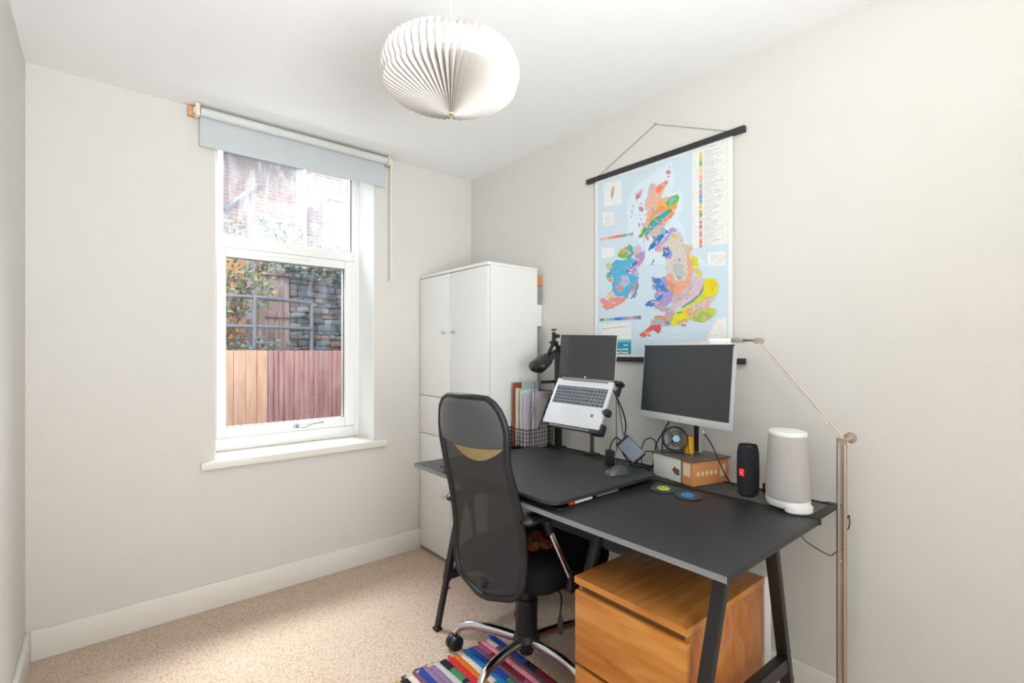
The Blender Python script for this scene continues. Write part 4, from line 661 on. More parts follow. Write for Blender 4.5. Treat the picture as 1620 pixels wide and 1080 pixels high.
obj('clamp_foot', G().bx(1.90, 1.955, 1.63, 1.69, .7485, .757, .002).bx(1.90, 1.955, 1.63, 1.69, .69, .7245, .002), stm, ls)

# ------------------------------------------------------------------ black frame post with hanging basket and saddle-like case
po = thing('accessory_post', 'black square metal post with crossbar standing at the back of the desk', 'post', (1.925, 1.895, .7485))
obj('post', G().bx(1.912, 1.942, 1.885, 1.915, .7487, 1.285, .002), blk_metal, po)
obj('crossbar', G().bx(1.80, 1.912, 1.892, 1.908, 1.105, 1.121, .002), blk_metal, po)
obj('base_clamp', G().bx(1.895, 1.96, 1.87, 1.93, .7486, .757, .002), blk_metal, po)
# wire basket
bk = thing('wire_basket', 'black wire file basket with cut-away side holding papers', 'basket', (1.855, 1.995, .7485))
bx0, bx1, by0, by1, bz0 = 1.715, 1.905, 1.925, 2.075, .752; q = G(); wr_ = .0016
zt = lambda x: .86 if x < 1.80 else min(1.06, .86+(x-1.80)*1.95)
for y in (by0, by1):
    n = 10
    for i in range(n+1): x = bx0+(bx1-bx0)*i/n; q.cyl((x, y, bz0), (x, y, zt(x)), wr_, seg=5)
    for k in range(14):
        z = bz0+.022*k
        if z <= .86: q.cyl((bx0, y, z), (bx1, y, z), wr_, seg=5)
        elif z < 1.06: q.cyl((1.80+(z-.86)/1.95, y, z), (bx1, y, z), wr_, seg=5)
    q.tube([(bx0, y, .86), (1.80, y, .86), (bx1, y, 1.06)], .0026, 6)
for i in range(7):
    y = by0+(by1-by0)*i/6; q.cyl((bx0, y, bz0), (bx0, y, .86), wr_, seg=5).cyl((bx1, y, bz0), (bx1, y, 1.06), wr_, seg=5).cyl((bx0, y, bz0), (bx1, y, bz0), wr_, seg=5)
for k in range(5): q.cyl((bx0, by0, bz0+.022*k), (bx0, by1, bz0+.022*k), wr_, seg=5)
for k in range(14): q.cyl((bx1, by0, bz0+.022*k), (bx1, by1, bz0+.022*k), wr_, seg=5)
for x, z in ((bx0, .86), (bx1, 1.06)): q.cyl((x, by0, z), (x, by1, z), .0026, seg=6)
obj('wire_frame', q, mat('black_wire', '1A1A1B', .35, .5), bk)
def sheet(name, label, colr, x0, x1, y, t, z1, lean=0, rough=.6, cat='folder', curl=.0):
    g_ = G(); n = 10
    def fn(i, j):
        x = x0+(x1-x0)*i; z = .757+(z1-.757)*j; return Vector((x, y+lean*j+curl*math.sin(i*3)*j, z))
    g_.slab(fn, (0, -t, 0), n, 6)
    return tag(obj(name, g_, mat('paper_'+colr, colr, rough, var=.05, vscale=12)), label, cat, 'papers in the wire basket')
sheet('folder', 'rust red cardboard folder at the back left of the basket', '9C4B34', 1.735, 1.895, 2.060, .004, 1.105)
sheet('plastic_wallet', 'pale blue-grey plastic wallet, tallest in the basket', 'B7C4C6', 1.775, 1.900, 2.035, .006, 1.110, rough=.25, cat='wallet')
sheet('paper_sheet', 'cream sheets beside the rust red folder in the basket', 'E5D8BE', 1.745, 1.890, 2.050, .005, 1.075, cat='paper')
sheet('plastic_wallet', 'whitish clear plastic wallet in the middle of the basket', 'D5DCD9', 1.750, 1.885, 2.018, .005, 1.068, rough=.25, cat='wallet')
sheet('paper_pad', 'thick lilac-white pad with rolled edge in the basket', 'CFC4D4', 1.757, 1.890, 2.000, .014, 1.045, cat='paper pad', curl=.006)
sheet('paper_sheet', 'curled lilac printed sheets at the right of the basket', 'C9BFCB', 1.79, 1.898, 1.975, .003, 1.06, -.012, cat='paper', curl=-.01)
nb = thing('spiral_notebook', 'grey spiral notebook with white rings at the front of the basket', 'notebook', (1.84, 1.955, .756))
obj('cover', G().bx(1.785, 1.892, 1.950, 1.960, .756, .975, .001), mat('notebook_grey', 'B4B0A8', .6), nb)
q = G()
for k in range(24): q.tube([(1.785+.005*math.cos(a), 1.955+.008*math.sin(a), .765+.0087*k) for a in [i*math.pi/4 for i in range(8)]], .0011, 5, closed=True)
obj('spiral_rings', q, wpl, nb)
sheet('index_card', 'printed card with torn dark mark, front of the basket', 'C4BFBE', 1.80, 1.875, 1.943, .002, 1.02, .0, cat='card')
# saddle-shaped padded object on the post
A0, A1 = Vector((1.705, 1.865, 1.185)), Vector((1.900, 1.875, 1.285))
sa = thing('padded_saddle', 'rounded black padded saddle shape with orange mark hooked on the black post', 'saddle', tuple(A0))
leather = mat('black_leather', '1C1D20', .35, bump=.15, bscale=200)
d = (A1-A0); dn = d.normalized(); sd_ = Vector((0, 0, 1)).cross(dn).normalized(); un_ = dn.cross(sd_)
def sad(i, j):
    t = i; a = 2*math.pi*j; r = (.054 if t < .42 else .054-.038*min(1, (t-.42)/.38))*min(1, (t/.14+.03)**.5)*min(1, ((1-t)/.06+.1)**.5); cv = math.cos(a)*r*1.1; sv = math.sin(a)*r*(.66 if math.sin(a) > 0 else .75-.45*min(1, t*1.6))
    return A0+d*t+sd_*cv+un_*sv-un_*.004*math.sin(t*6)
q = G(); vv = q.grid(sad, 20, 24); 
obj('padded_shell', q, leather, sa, angle=70)
obj('orange_mark', G().box(A0+d*.35+un_*.0245-sd_*.012, (.03, .012, .002), Matrix((dn, sd_, un_)).transposed().to_4x4(), .0008), mat('orange_print', 'D86A2E', .5), sa, 'small orange mark')
q = G().tube([A0+d*.1-un_*.012, A0+d*.3-un_*.035, A0+d*.9-un_*.02], .0035, 8, 5).tube([A0+d*.22-un_*.02, A0+d*.22-un_*.045], .009, 10).tube([A0+d*.38-un_*.02, A0+d*.40-un_*.04], .012, 10)
obj('rail_and_clips', q, steel if False else stm, sa)
tp = thing('mini_tripod', 'small flexible black tripod clamp on top of the black post', 'tripod', (1.90, 1.90, 1.285))
cx, cy = 1.865, 1.872; ball = lambda p, r: G().lathe([(0, -r), (r*.7, -r*.7), (r, 0), (r*.7, r*.7), (0, r)], p, 14)
q = G()
for k, p in enumerate([(1.925, 1.90, 1.293), (1.912, 1.893, 1.305), (1.895, 1.885, 1.315), (1.878, 1.878, 1.322), (1.845, 1.865, 1.308), (1.832, 1.862, 1.292), (1.822, 1.86, 1.277), (1.90, 1.86, 1.30), (1.91, 1.87, 1.283), (1.92, 1.88, 1.266)]):
    q.lathe([(0, -.012), (.009, -.008), (.012, 0), (.009, .008), (0, .012)], p, 12)
obj('jointed_legs', q, stm, tp)
obj('hub', G().lathe([(0, 1.318), (.024, 1.320), (.026, 1.328), (.018, 1.334), (0, 1.335)], (cx, cy, 0), 20), stm, tp)
obj('stem', G().lathe([(0, 1.332), (.012, 1.333), (.011, 1.365), (.0125, 1.378), (0, 1.380)], (cx, cy, 0), 16), stm, tp)
obj('thumb_screw', G().cyl((cx, cy-.012, 1.358), (cx+.004, cy-.034, 1.360), .010, seg=12), stm, tp)
obj('top_screw', G().cyl((cx, cy, 1.378), (cx, cy, 1.392), .004).bx(cx-.006, cx+.006, cy-.016, cy+.016, 1.390, 1.399, .002), mat('bronze_screw', '6B4A33', .4, .6), tp)

# leaning power brick
ad = thing('power_adapter', 'flat grey-topped black power brick leaning among cables behind the mouse', 'power adapter', (1.80, 1.30, .76))
RM = rotm(0, 0, -75) @ rotm(52, 0, 0) @ rotm(0, 0, 38)
RA = fr(Vector((1.815, 1.315, .842)), Vector((.25, -.72, -.60)).normalized(), Vector((0, 0, 1)), Vector((1, 0, 0)))
e1 = Vector((.10, -.75, -.62)).normalized(); e3 = Vector((-.80, -.35, .40)); e3 = (e3-e1*e3.dot(e1)).normalized(); e2 = e3.cross(e1)
RA = fr(Vector((1.80, 1.325, .845)), e1, e2, e3)
obj('case', tr_(G().bx(-.058, .058, -.036, .036, -.014, .014, .006), RA), mat('black_bezel', '101113', .3), ad)
obj('top_face', tr_(G().bx(-.044, .052, -.033, .033, .0135, .0152, .001), RA), mat('grey_blue_plate', '6C7884', .45), ad, 'grey-blue top face')
cab = mat('black_cable', '151517', .45)
def cable(label, pts, r=.0022, k=8, name='cable', m=None): return tag(obj(name, G().tube(pts, r, 8, k), m or cab), label, 'cable', 'black cables around the desk')
cable('thick black cable looping from the laptop stand down to the power brick', [(1.86, 1.474, 1.107), (1.86, 1.415, 1.001), (1.87, 1.404, 0.937), (1.86, 1.404, 0.885), (1.84, 1.403, 0.823), (1.84, 1.351, 0.766), (1.847, 1.311, 0.752)], .0036)
cable('thin black cable hanging straight down behind the laptop edge', [(1.84, 1.436, 1.148), (1.87, 1.459, 0.996), (1.87, 1.459, 0.876), (1.88, 1.467, 0.808), (1.887, 1.499, 0.753)], .0018)
cable('thin black cable curving beside the thick one behind the laptop', [(1.86, 1.455, 1.093), (1.85, 1.422, 0.987), (1.84, 1.396, 0.894)], .002)
cable('cable arching from the top of the upright hub to the power brick', [(1.711, 1.37, 0.843), (1.75, 1.394, 0.865), (1.8, 1.405, 0.886), (1.82, 1.388, 0.863)], .003)
cable('black cable loop standing between power brick and box', [(1.86, 1.314, 0.835), (1.9, 1.322, 0.872), (1.91, 1.295, 0.886), (1.9, 1.262, 0.872), (1.89, 1.249, 0.824), (1.87, 1.255, 0.779), (1.86, 1.28, 0.759), (1.86, 1.31, 0.784), (1.88, 1.314, 0.821), (1.9, 1.288, 0.828), (1.92, 1.275, 0.804)], .0026)
cable('black cable from monitor behind the fan down to the desk', [(1.9, 1.192, 0.981), (1.88, 1.217, 0.922), (1.87, 1.242, 0.87), (1.86, 1.242, 0.819), (1.923, 1.304, 0.753), (1.889, 1.348, 0.753), (1.866, 1.383, 0.753)], .003)
cable('tangled black cable lying on the mesh strip by the box', [(1.857, 1.412, 0.752), (1.821, 1.333, 0.752), (1.893, 1.334, 0.752), (1.862, 1.269, 0.752), (1.935, 1.299, 0.752)], .0028)
cable('black cable running from the monitor down past the orange box', [(1.8, 0.982, 0.964), (1.79, 0.946, 0.927), (1.79, 0.908, 0.853), (1.8, 0.889, 0.808), (1.907, 0.916, 0.752)], .0026)
tag(obj('cable_plug', G().cyl((1.8, 0.987, 0.974), (1.8, 0.98, 0.96), .0042), silver), 'silver plug end of the cable under the monitor', 'plug')
cable('thin black cable trailing behind the white speaker over the desk end', [(1.90, .70, .752), (1.93, .63, .753), (1.955, .585, .754), (1.972, .560, .74), (1.972, .553, .70), (1.975, 0.546, 0.717), (1.975, 0.544, 0.684), (1.978, 0.556, 0.654)], .0018)
cable('thin black cable sagging below the desk end to the floor lamp', [(1.975, 0.695, 0.601), (1.975, 0.67, 0.581), (1.978, 0.606, 0.559), (1.975, 0.586, 0.577), (1.95, 0.556, 0.605)], .0018, 3)
cable('thin black cable hanging from the saddle shape into the basket', [(1.74, 1.888, 1.118), (1.75, 1.904, 0.996), (1.76, 1.94, 0.884), (1.77, 1.956, 0.82)], .0014)
cable('thin curved cable under the desk by the rear leg', [(1.55, .66, .70), (1.60, .66, .66), (1.68, .66, .64), (1.75, .67, .66)], .002)

# ------------------------------------------------------------------ oak chest
oak = wood('oak_veneer', ['B9753A', 'D08E4C', 'DFA363'], (22, 3, 3), .4, 2.2, .08, .15)
oak_f = wood('oak_front', ['BC6E26', 'D08838', 'DD9C4E'], (3, 2.2, 16), .4, 1.6, .08, .15)
oak_top = wood('oak_top_dark', ['A8662C', 'BC7A3A', 'CC8C4A'], (2.5, 18, 3), .35, 2.2, .06, .2)
oak_s = wood('oak_side', ['B4672F', 'C27A3E', 'CE8A4C'], (2, 3, .8), .45, 18, .08, .1)
inner_m = mat('dark_oak_inside', '7A5330', .8)  # darker brown for the parts inside the chest
hx0, hx1, hy0, hy1 = 1.180, 1.645, .689, 1.089
ch = thing('drawer_chest', 'oak veneer chest with two drawers under the right half of the desk', 'chest of drawers', ((hx0+hx1)/2, (hy0+hy1)/2, 0))
obj('top', G().bx(hx0, hx1, hy0, hy1, .532, .553, .0015), oak_top, ch)
obj('top_front_edge', G().bx(hx0-.0015, hx0+.0006, hy0, hy1, .5325, .5525).bx(hx0, hx1, hy0-.0012, hy0+.0006, .5325, .5525), oak_f, ch)
obj('side_panel', G().bx(hx0+.018, hx1, hy0+.003, hy0+.018, 0, .532, .001), oak_s, ch); obj('side_panel', G().bx(hx0+.018, hx1, hy1-.018, hy1-.003, 0, .532, .001), oak_s, ch)
obj('back_panel', G().bx(hx1-.008, hx1, hy0+.018, hy1-.018, .01, .532), inner_m, ch)
obj('inner_rail', G().bx(hx0+.018, hx0+.03, hy0+.018, hy1-.018, .50, .532), inner_m, ch)
for z0, z1 in ((.277, .508), (.03, .262)):
    dr = obj('drawer', G().bx(hx0, hx0+.017, hy0+.002, hy1-.002, z0, z1-.0, .001), oak_f, ch)
    obj('drawer_box', G().bx(hx0+.017, hx1-.03, hy0+.03, hy0+.042, z0+.02, z1-.06).bx(hx0+.017, hx1-.03, hy1-.042, hy1-.03, z0+.02, z1-.06).bx(hx0+.017, hx1-.03, hy0+.042, hy1-.042, z0+.01, z0+.02), inner_m, dr)
# white panel behind the chest
tag(obj('upright_board', G().bx(1.675, 1.725, .70, 1.06, 0, .535, .003), wpl), 'upright white board on the floor behind the oak chest', 'board')

# ------------------------------------------------------------------ floor lamp
lx, ly = 1.875, .533
fl_ = thing('floor_lamp', 'slim brushed brass reading floor lamp with angled arm', 'lamp', (lx, ly, 0))
brass = mat('champagne_metal', 'C9BFB4', .28, 1, var=0, vscale=1)
obj('base', G().lathe([(0, 0), (.108, 0), (.108, .012), (.10, .016), (.03, .018), (0, .018)], (lx, ly, 0), 48), brass, fl_)
obj('pole', G().cyl((lx, ly-.002, .018), (lx, ly-.002, .997), .0082, seg=24), brass, fl_)
obj('pole', G().cyl((lx-.008, ly+.0125, .018), (lx-.008, ly+.0125, .997), .006, seg=20).cyl((lx-.008, ly+.0125, .59), (lx, ly-.002, .59), .0035), brass, fl_)
E0 = Vector((lx-.012, ly-.006, .990)); E1 = Vector((lx-.012, .800, 1.319))
arm = G()
for o_ in ((0, -.013, -.011), (-.012, 0, 0), (0, .013, .011)): arm.cyl(E0+Vector(o_), E1+Vector(o_), .0026, seg=8)
obj('arm', arm, brass, fl_)
obj('elbow_joint', G().cyl((lx-.03, ly-.006, .990), (lx+.02, ly-.006, .990), .011, seg=24).lathe([(0, 0), (.018, 0), (.019, .004), (0, .006)], (lx+.02, ly-.012, .996), 24, rotm(0, 90, 0)), brass, fl_)
obj('head_joint', G().cyl((lx-.035, .800, 1.320), (lx+.012, .800, 1.320), .011, seg=24), brass, fl_)
hd = G().tube([(lx-.03, .805, 1.324), (lx-.03, .85, 1.327)], .004, 10).tube([(lx-.02, .805, 1.320), (lx-.02, .85, 1.322)], .003, 10)
obj('head_arm', hd, brass, fl_)
obj('lamp_head', G().bx(lx-.05, lx-.005, .848, .888, 1.314, 1.332, .003), brass, fl_)
obj('light_strip', G().bx(lx-.048, lx-.007, .888, .972, 1.320, 1.330, .002).bx(lx-.048, lx-.007, .888, .972, 1.312, 1.3155, .001), mat('frosted_strip', 'F3EEDF', .3, emit=('FFF4DC', .25)), fl_, 'pale frosted light strip')

# ------------------------------------------------------------------ office chair
oc = thing('office_chair', 'black high-back mesh office chair with chrome star base', 'office chair', (1.34, 1.505, 0), 6.3)
plas = mat('black_nylon', '1B1C1E', .45, bump=.1, bscale=300); seatf = mat('black_seat_fabric', '1A1B1C', .95, bump=.5, bscale=700, spec=.2)
net = net_mat('chair_net', '2D2E30', cut=.82); lea = mat('grey_black_leather', '4C5154', .42, bump=.12, bscale=150, spec=.6)
ZT = [1.115, 1.10, 1.075, 1.04, 1.0, .95, .90, .85, .80, .75, .70, .65, .60, .55, .50, .46, .43, .405, .385, .37]
BT_ = [-.322, -.32, -.314, -.306, -.30, -.297, -.29, -.277, -.262, -.248, -.236, -.226, -.22, -.217, -.217, -.219, -.221, -.223, -.224, -.225]
WT = [.105, .135, .158, .172, .180, .178, .173, .175, .179, .181, .184, .186, .187, .188, .187, .183, .174, .155, .12, .07]
def itp(T, z):
    for i in range(len(ZT)-1):
        if ZT[i] >= z >= ZT[i+1]: t = (ZT[i]-z)/(ZT[i]-ZT[i+1]); return T[i]+(T[i+1]-T[i])*t
    return T[0] if z > ZT[0] else T[-1]
def bp2(u, z, off=0): return Vector((itp(BT_, z)-.022*(1-u*u)+off, u*itp(WT, z), z))
# mesh panel
q = G(); q.grid(lambda i, j: bp2(i*2-1, .375+(.955-.375)*j), 18, 40); obj('mesh_back', q, net, oc, local=True, angle=80)
# frame rim
rim = [bp2(-1, z) for z in ZT[:-1]] + [bp2(u, .368) for u in (-.45, 0, .45)] + [bp2(1, z) for z in ZT[:-1][::-1]] + [bp2(u, 1.119) for u in (.55, 0, -.55)]
obj('back_frame', G().tube(rim, .0125, 10, closed=True), plas, oc, local=True, angle=60)
# leather headrest: wraps front and rear, bottom edge dips at the centre
def head(i, j):
    a = 2*math.pi*j; u = i*2-1
    zb = .945-.014*(1-abs(u)**2); z = zb+(1.118-zb)*(.5-.5*math.cos(a)); back = math.sin(a)
    th_ = .017*abs(back)**.7*(1 if back > 0 else -1)
    e = (1-abs(u)**6)**.5 if abs(u) < 1 else 0
    zz_ = min(z, 1.113); p = bp2(u*1.0, zz_); return Vector((p.x+th_*(.35+.65*e)-.0, p.y, z))
q = G(); q.grid(head, 24, 28); obj('headrest', q, lea, oc, 'grey-black leather headrest', local=True, angle=70)
q = G(); q.grid(lambda i, j: bp2((1-i*2)*.72-.20, .945-(.052*(1-((i*2-1))**2)+.004)*j, -.004), 16, 4)
obj('headrest_lining', q, net_mat('tan_lining', '9C8759', cut=.8), oc, 'tan lining below headrest', local=True)
obj('back_band', G().tube([bp2(u/10*1.0, .455+.0*u, .006) for u in range(-10, 11)], .005, 8, flat=2.4), mat('dark_band', '303133', .7), oc, local=True)
# spine bar joining the back and the seat
obj('spine_bar', G().tube([(-.246, 0, .425), (-.240, 0, .405), (-.215, 0, .392), (-.16, 0, .385), (-.02, 0, .385)], .014, 12, 6, flat=1.8, up=(0, 1, 0)), plas, oc, local=True, angle=60)
# seat
def seat(i, j):
    a = 2*math.pi*i; t = j
    def se(v, p): return math.copysign(abs(v)**p, v)
    ca, sa_ = se(math.cos(a), .32), se(math.sin(a), .32); 
    prof_ = [(0, .402), (.93, .402), (.985, .412), (1.0, .435), (.99, .462), (.95, .480), (.86, .490), (.5, .484), (0, .480)]
    k = t*(len(prof_)-1); m = min(int(k), len(prof_)-2); f_ = k-m; r = prof_[m][0]+(prof_[m+1][0]-prof_[m][0])*f_; z = prof_[m][1]+(prof_[m+1][1]-prof_[m][1])*f_
    x = .245*ca*r; return Vector((x+.052, .248*sa_*r, z-(.02 if x > .17 else 0)*((x-.17)/.08 if x > .17 else 0)*(1 if z > .45 else 0)))
q = G(); q.grid(seat, 56, 16, closed=True); bmesh.ops.remove_doubles(q.b, verts=q.b.verts, dist=.0005); obj('seat', q, seatf, oc, local=True, angle=80)
obj('seat_mechanism', G().bx(-.10, .10, -.07, .07, .365, .402, .008), plas, oc, local=True)
for s_ in (-1, 1):
    ar = obj('armrest', G().tube([(-.045, .262*s_, .412), (-.045, .262*s_, .47)], [.021, .017], 14), plas, oc, local=True)
    obj('arm_post', G().tube([(-.048, .262*s_, .445), (-.118, .212*s_, .640)], .0125, 16), chrome, ar, local=True)
    obj('arm_collar', G().tube([(-.108, .216*s_, .612), (-.126, .208*s_, .672)], [.014, .019], 14), plas, ar, local=True)
    def pad(i, j, s_=s_):
        a = 2*math.pi*j; x = -.250+.25*i; w_ = (.034-.008*i)*min(1, (min(i, 1-i)/.12+.02)**.5); return Vector((x, .205*s_+w_*math.cos(a), .686+.004*math.sin(i*3)+.018*math.sin(a)*min(1, (min(i, 1-i)/.1+.05)**.5)))
    q = G(); q.grid(pad, 20, 14); obj('arm_pad', q, mat('black_arm_pad', '202124', .35), ar, local=True, angle=80)
    obj('arm_bracket', G().box((-.03, .235*s_, .402), (.06, .075, .012), None, .003), plas, ar, local=True)
obj('gas_lift', G().lathe([(0, .10), (.045, .10), (.046, .105), (.044, .27), (.038, .275), (.037, .345), (.034, .35), (.033, .37), (0, .37)], (0, 0, 0), 32), plas, oc, local=True)
obj('lift_shroud_clip', G().tube([(.048, -.01, .14), (.052, -.012, .25), (.044, -.01, .275)], .004, 8, 5), plas, oc, local=True)
obj('base_hub', G().lathe([(0, .045), (.028, .045), (.034, .065), (.052, .085), (.056, .105), (.050, .12), (.046, .128)], (0, 0, 0), 32), mat('grey_black_plastic', '2B2E31', .35), oc, local=True)
for k in range(5):
    a = math.radians(117.7+72*k); c_, s_ = math.cos(a), math.sin(a); P_ = lambda r, z: (r*c_, r*s_, z)
    ar = obj('base_arm', G().tube([P_(.03, .098), P_(.12, .112), P_(.22, .118), P_(.285, .105), P_(.315, .075)], [.018, .017, .0165, .0155, .013], 16, 6, flat=1.15), chrome, oc, 'chrome base arm', local=True, angle=60)
    ca = obj('caster', G().cyl(P_(.318, .05), P_(.318, .082), .006, seg=10).lathe([(.022, -.026), (.029, -.025), (.031, -.018), (.031, -.003), (.022, -.002)], P_(.318, .032), 24, rotm(0, 0, math.degrees(a)+60) @ rotm(90, 0, 0)).lathe([(.022, .026), (.029, .025), (.031, .018), (.031, .003), (.022, .002)], P_(.318, .032), 24, rotm(0, 0, math.degrees(a)+60) @ rotm(90, 0, 0)).lathe([(0, -.025), (.024, -.025), (.024, .025), (0, .025)], P_(.318, .032), 20, rotm(0, 0, math.degrees(a)+60) @ rotm(90, 0, 0)), plas, oc, local=True)
lv = obj('lever', G().tube([(-.02, -.10, .385), (-.03, -.19, .372), (-.055, -.225, .36), (-.075, -.235, .325), (-.078, -.238, .30)], .0035, 8, 6), plas, oc, local=True)
obj('lever_paddle', G().tube([(-.078, -.238, .315), (-.080, -.240, .29), (-.082, -.242, .25)], [.007, .013, .011], 14, 4, flat=.6, up=(1, 0, 0)), mat('grey_black_plastic', '2B2E31', .35), lv, local=True)

# floral cloth on the seat
def cloth(i, j):
    x, y = (i-.5)*.13, (j-.5)*.17; n_ = noise.noise(Vector((x*26, y*26, 3.1))); n2 = noise.noise(Vector((x*60, y*60, 9)))
    e = max(0, 1-(abs(i-.5)*2)**3)*max(0, 1-(abs(j-.5)*2)**3); c45 = .8
    return Vector((1.365+x*c45+y*.25+n2*.008, 1.475+y*c45-x*.3+n_*.01, .4945+e*(.03+.030*n_+.010*n2)))
q = G(); q.grid(cloth, 40, 40); q.solid(.0015)
mcl = mat('floral_cloth', '8C3524', .8); n_t = mcl.node_tree; L_ = n_t.links; b_ = n_t.nodes['Principled BSDF']
tc = n_t.nodes.new('ShaderNodeTexCoord'); vz = n_t.nodes.new('ShaderNodeTexVoronoi'); vz.inputs['Scale'].default_value = 34; L_.new(tc.outputs['Object'], vz.inputs[0])
sp_ = n_t.nodes.new('ShaderNodeSeparateColor'); L_.new(vz.outputs['Color'], sp_.inputs[0])
rp = ramp(n_t, [(.0, '7A2A1C'), (.25, 'A04030'), (.42, '6E8A4A'), (.5, 'B07848'), (.66, '5A1E18'), (.8, 'C04A34'), (1.0, 'A06A48')]); rp.color_ramp.interpolation = 'CONSTANT'
L_.new(sp_.outputs[0], rp.inputs[0]); L_.new(rp.outputs[0], b_.inputs['Base Color'])
tag(obj('folded_cloth', q, mcl), 'crumpled red and green patterned cloth on the chair seat', 'cloth')

# ------------------------------------------------------------------ rag rug
rug = thing('rag_rug', 'woven rag rug of bright multicoloured stripes under the chair', 'rug', (.94, 1.43, 0))
PAL = ['E0505A', '2E4FA8', 'F08A9E', '3E9AA8', 'E8772E', '2F2F36', 'CBB8A0', 'D83A40', '4E8A5A', '9A7A9E', 'E9DCD0', '2D7FC0', 'B05A7A', 'F2A0A8', '7A5A6A', 'D9C06A', '8A2A38', 'C8C8C8']
rugm = [mat('rag_'+c, c, .95, var=.25, vscale=120, bump=.6, bscale=260, spec=.1) for c in PAL]
q = G(); x = .40; seq = [16, 7, 10, 9, 14, 1, 8, 3, 4, 0, 5, 17, 2, 6, 1, 7, 3, 5, 15, 11, 12, 5, 0, 8, 13, 1, 10, 7, 9, 4, 3]
xr = 1.352; i = 0; rr_ = random.Random(5)
while xr > .42:
    wd = rr_.uniform(.011, .017); c0 = seq[i % len(seq)]; n = 64; ya_, yb_ = 1.055+rr_.uniform(-.012, .012), 1.728+rr_.uniform(-.010, .010)
    xc = xr-wd; prev = None; cur = c0
    ph_ = rr_.uniform(0, 9)
    for j in range(n+1):
        y = ya_+(yb_-ya_)*j/n; ww_ = wd*(1.02+.12*noise.noise(Vector((ph_, j*.7, 0)))); off = .004*noise.noise(Vector((ph_+5, y*6, 0)))
        zt_ = .0075+.0025*noise.noise(Vector((ph_, j*1.9, 4)))+(.0022 if j % 2 else -.001)
        ring_ = [q.b.verts.new(v) for v in ((xc-ww_+off, y, .001), (xc-ww_*.75+off, y, zt_*.75), (xc+off, y, zt_), (xc+ww_*.75+off, y, zt_*.75), (xc+ww_+off, y, .001))]
        if prev:
            if rr_.random() < .045: cur = rr_.choice([c0, c0, (c0+3) % len(PAL), (c0+7) % len(PAL)])
            q.mi = cur
            for k in range(4): q._f([prev[k], prev[k+1], ring_[k+1], ring_[k]])
        prev = ring_
    if rr_.random() < .6:
        for e_ in range(3): q.tube([(xc+rr_.uniform(-.008, .008), yb_-.004, .005), (xc+rr_.uniform(-.014, .014), yb_+.008, .006), (xc+rr_.uniform(-.02, .02), yb_+rr_.uniform(.012, .022), .002)], .0016, 5, 3)
    xr -= wd*1.95; i += 1
obj('woven_strips', q, rugm, rug, angle=70)

# ------------------------------------------------------------------ the yard outside
tf_new = wood('new_pine_boards', ['D8A98C', 'E6BEA2', 'EBCBB4'], (12, 4, .8), .8, 3, .2)
tf_old = wood('weathered_pink_boards', ['9A6F70', 'BE9290', 'CBA6A4'], (14, 4, .7), .85, 3, .3)
struct(obj('floor_yard', G().bx(-6, 9, YW+.3, 5.45, -.35, -.25), mat('yard_concrete', '6A655E', .9, bump=.4, bscale=20)))
struct(obj('floor_bank', G().bx(-6, 12, 8.7, 10.15, 1.0, 2.36), mat('bank_soil', '7A7866', .95, bump=.5, bscale=9)))
struct(obj('floor_terrace', G().bx(-6, 12, 5.45, 16, -.35, 1.0), mat('terrace_soil', '6E6A5A', .95, bump=.5, bscale=9)))
def boards(x0, x1, y, z0, z1, pitch, m, depth=.02, relief=.010, seed=1):
    g_ = G(); R = random.Random(seed); x_ = x0; k = 0
    while x_ < x1-.005:
        xe = min(x_+pitch, x1); o_ = relief*(k % 2); g_.bx(x_+.002, xe-.002, y-o_, y+depth, z0, z1+R.uniform(-.001, .001), .0015); x_ = xe; k += 1
    return g_
f1 = thing('fence_panel', 'pale new pine board fence panel, left half outside the window', 'fence', (.5, 5.2, -.25), 0, 'fence panels outside the window')
obj('boards', boards(-.55, 1.243, 5.2, -.25, 1.278, .10, None, seed=2, relief=.006), tf_new, f1)
obj('back_rail', G().bx(-.55, 1.243, 5.223, 5.27, .9, .98).bx(-.55, 1.243, 5.223, 5.27, .1, .18), tf_new, f1)
f2 = thing('fence_panel', 'weathered pinkish close-ribbed fence panel, right half outside the window', 'fence', (2.4, 5.2, -.25), 0, 'fence panels outside the window')
obj('boards', boards(1.247, 3.4, 5.19, -.25, 1.276, .048, None, seed=3, relief=.012), tf_old, f2)
obj('back_rail', G().bx(1.247, 3.4, 5.213, 5.27, .9, .98).bx(1.247, 3.4, 5.213, 5.27, .1, .18), tf_old, f2)
obj('plaque', G().bx(1.985, 2.105, 5.165, 5.177, 1.03, 1.17, .003), mat('plaque_brown', 'A98478', .8), f2, 'small square wooden plate')
ral = mat('galvanised_tube', '9BA2AE', .4, .5)
rl = thing('handrail', 'galvanised steel tube railing above the fence outside', 'railing', (1.3, 6.2, 1.0))
obj('post', G().cyl((1.348, 6.2, .99), (1.348, 6.2, 1.89), .026, seg=16), ral, rl); obj('post', G().cyl((2.22, 6.95, .99), (2.22, 6.95, 1.93), .026, seg=16), ral, rl); obj('post', G().cyl((-.2, 6.2, .99), (-.2, 6.2, 1.89), .026, seg=16), ral, rl)
obj('top_rail', G().tube([(-.3, 6.2, 1.885), (1.348, 6.2, 1.885), (2.22, 6.95, 1.925)], .024, 14), ral, rl); obj('middle_rail', G().tube([(-.3, 6.2, 1.548), (1.348, 6.2, 1.548), (2.22, 6.95, 1.568)], .022, 14), ral, rl)
f3 = thing('timber_fence', 'orange-brown timber fence with vertical post beyond the railing', 'fence', (.9, 7.2, 1.0))
f3m = wood('orange_timber', ['C08058', 'D89C72', 'E0AE88'], (6, 4, .6), .8, 3, .3)
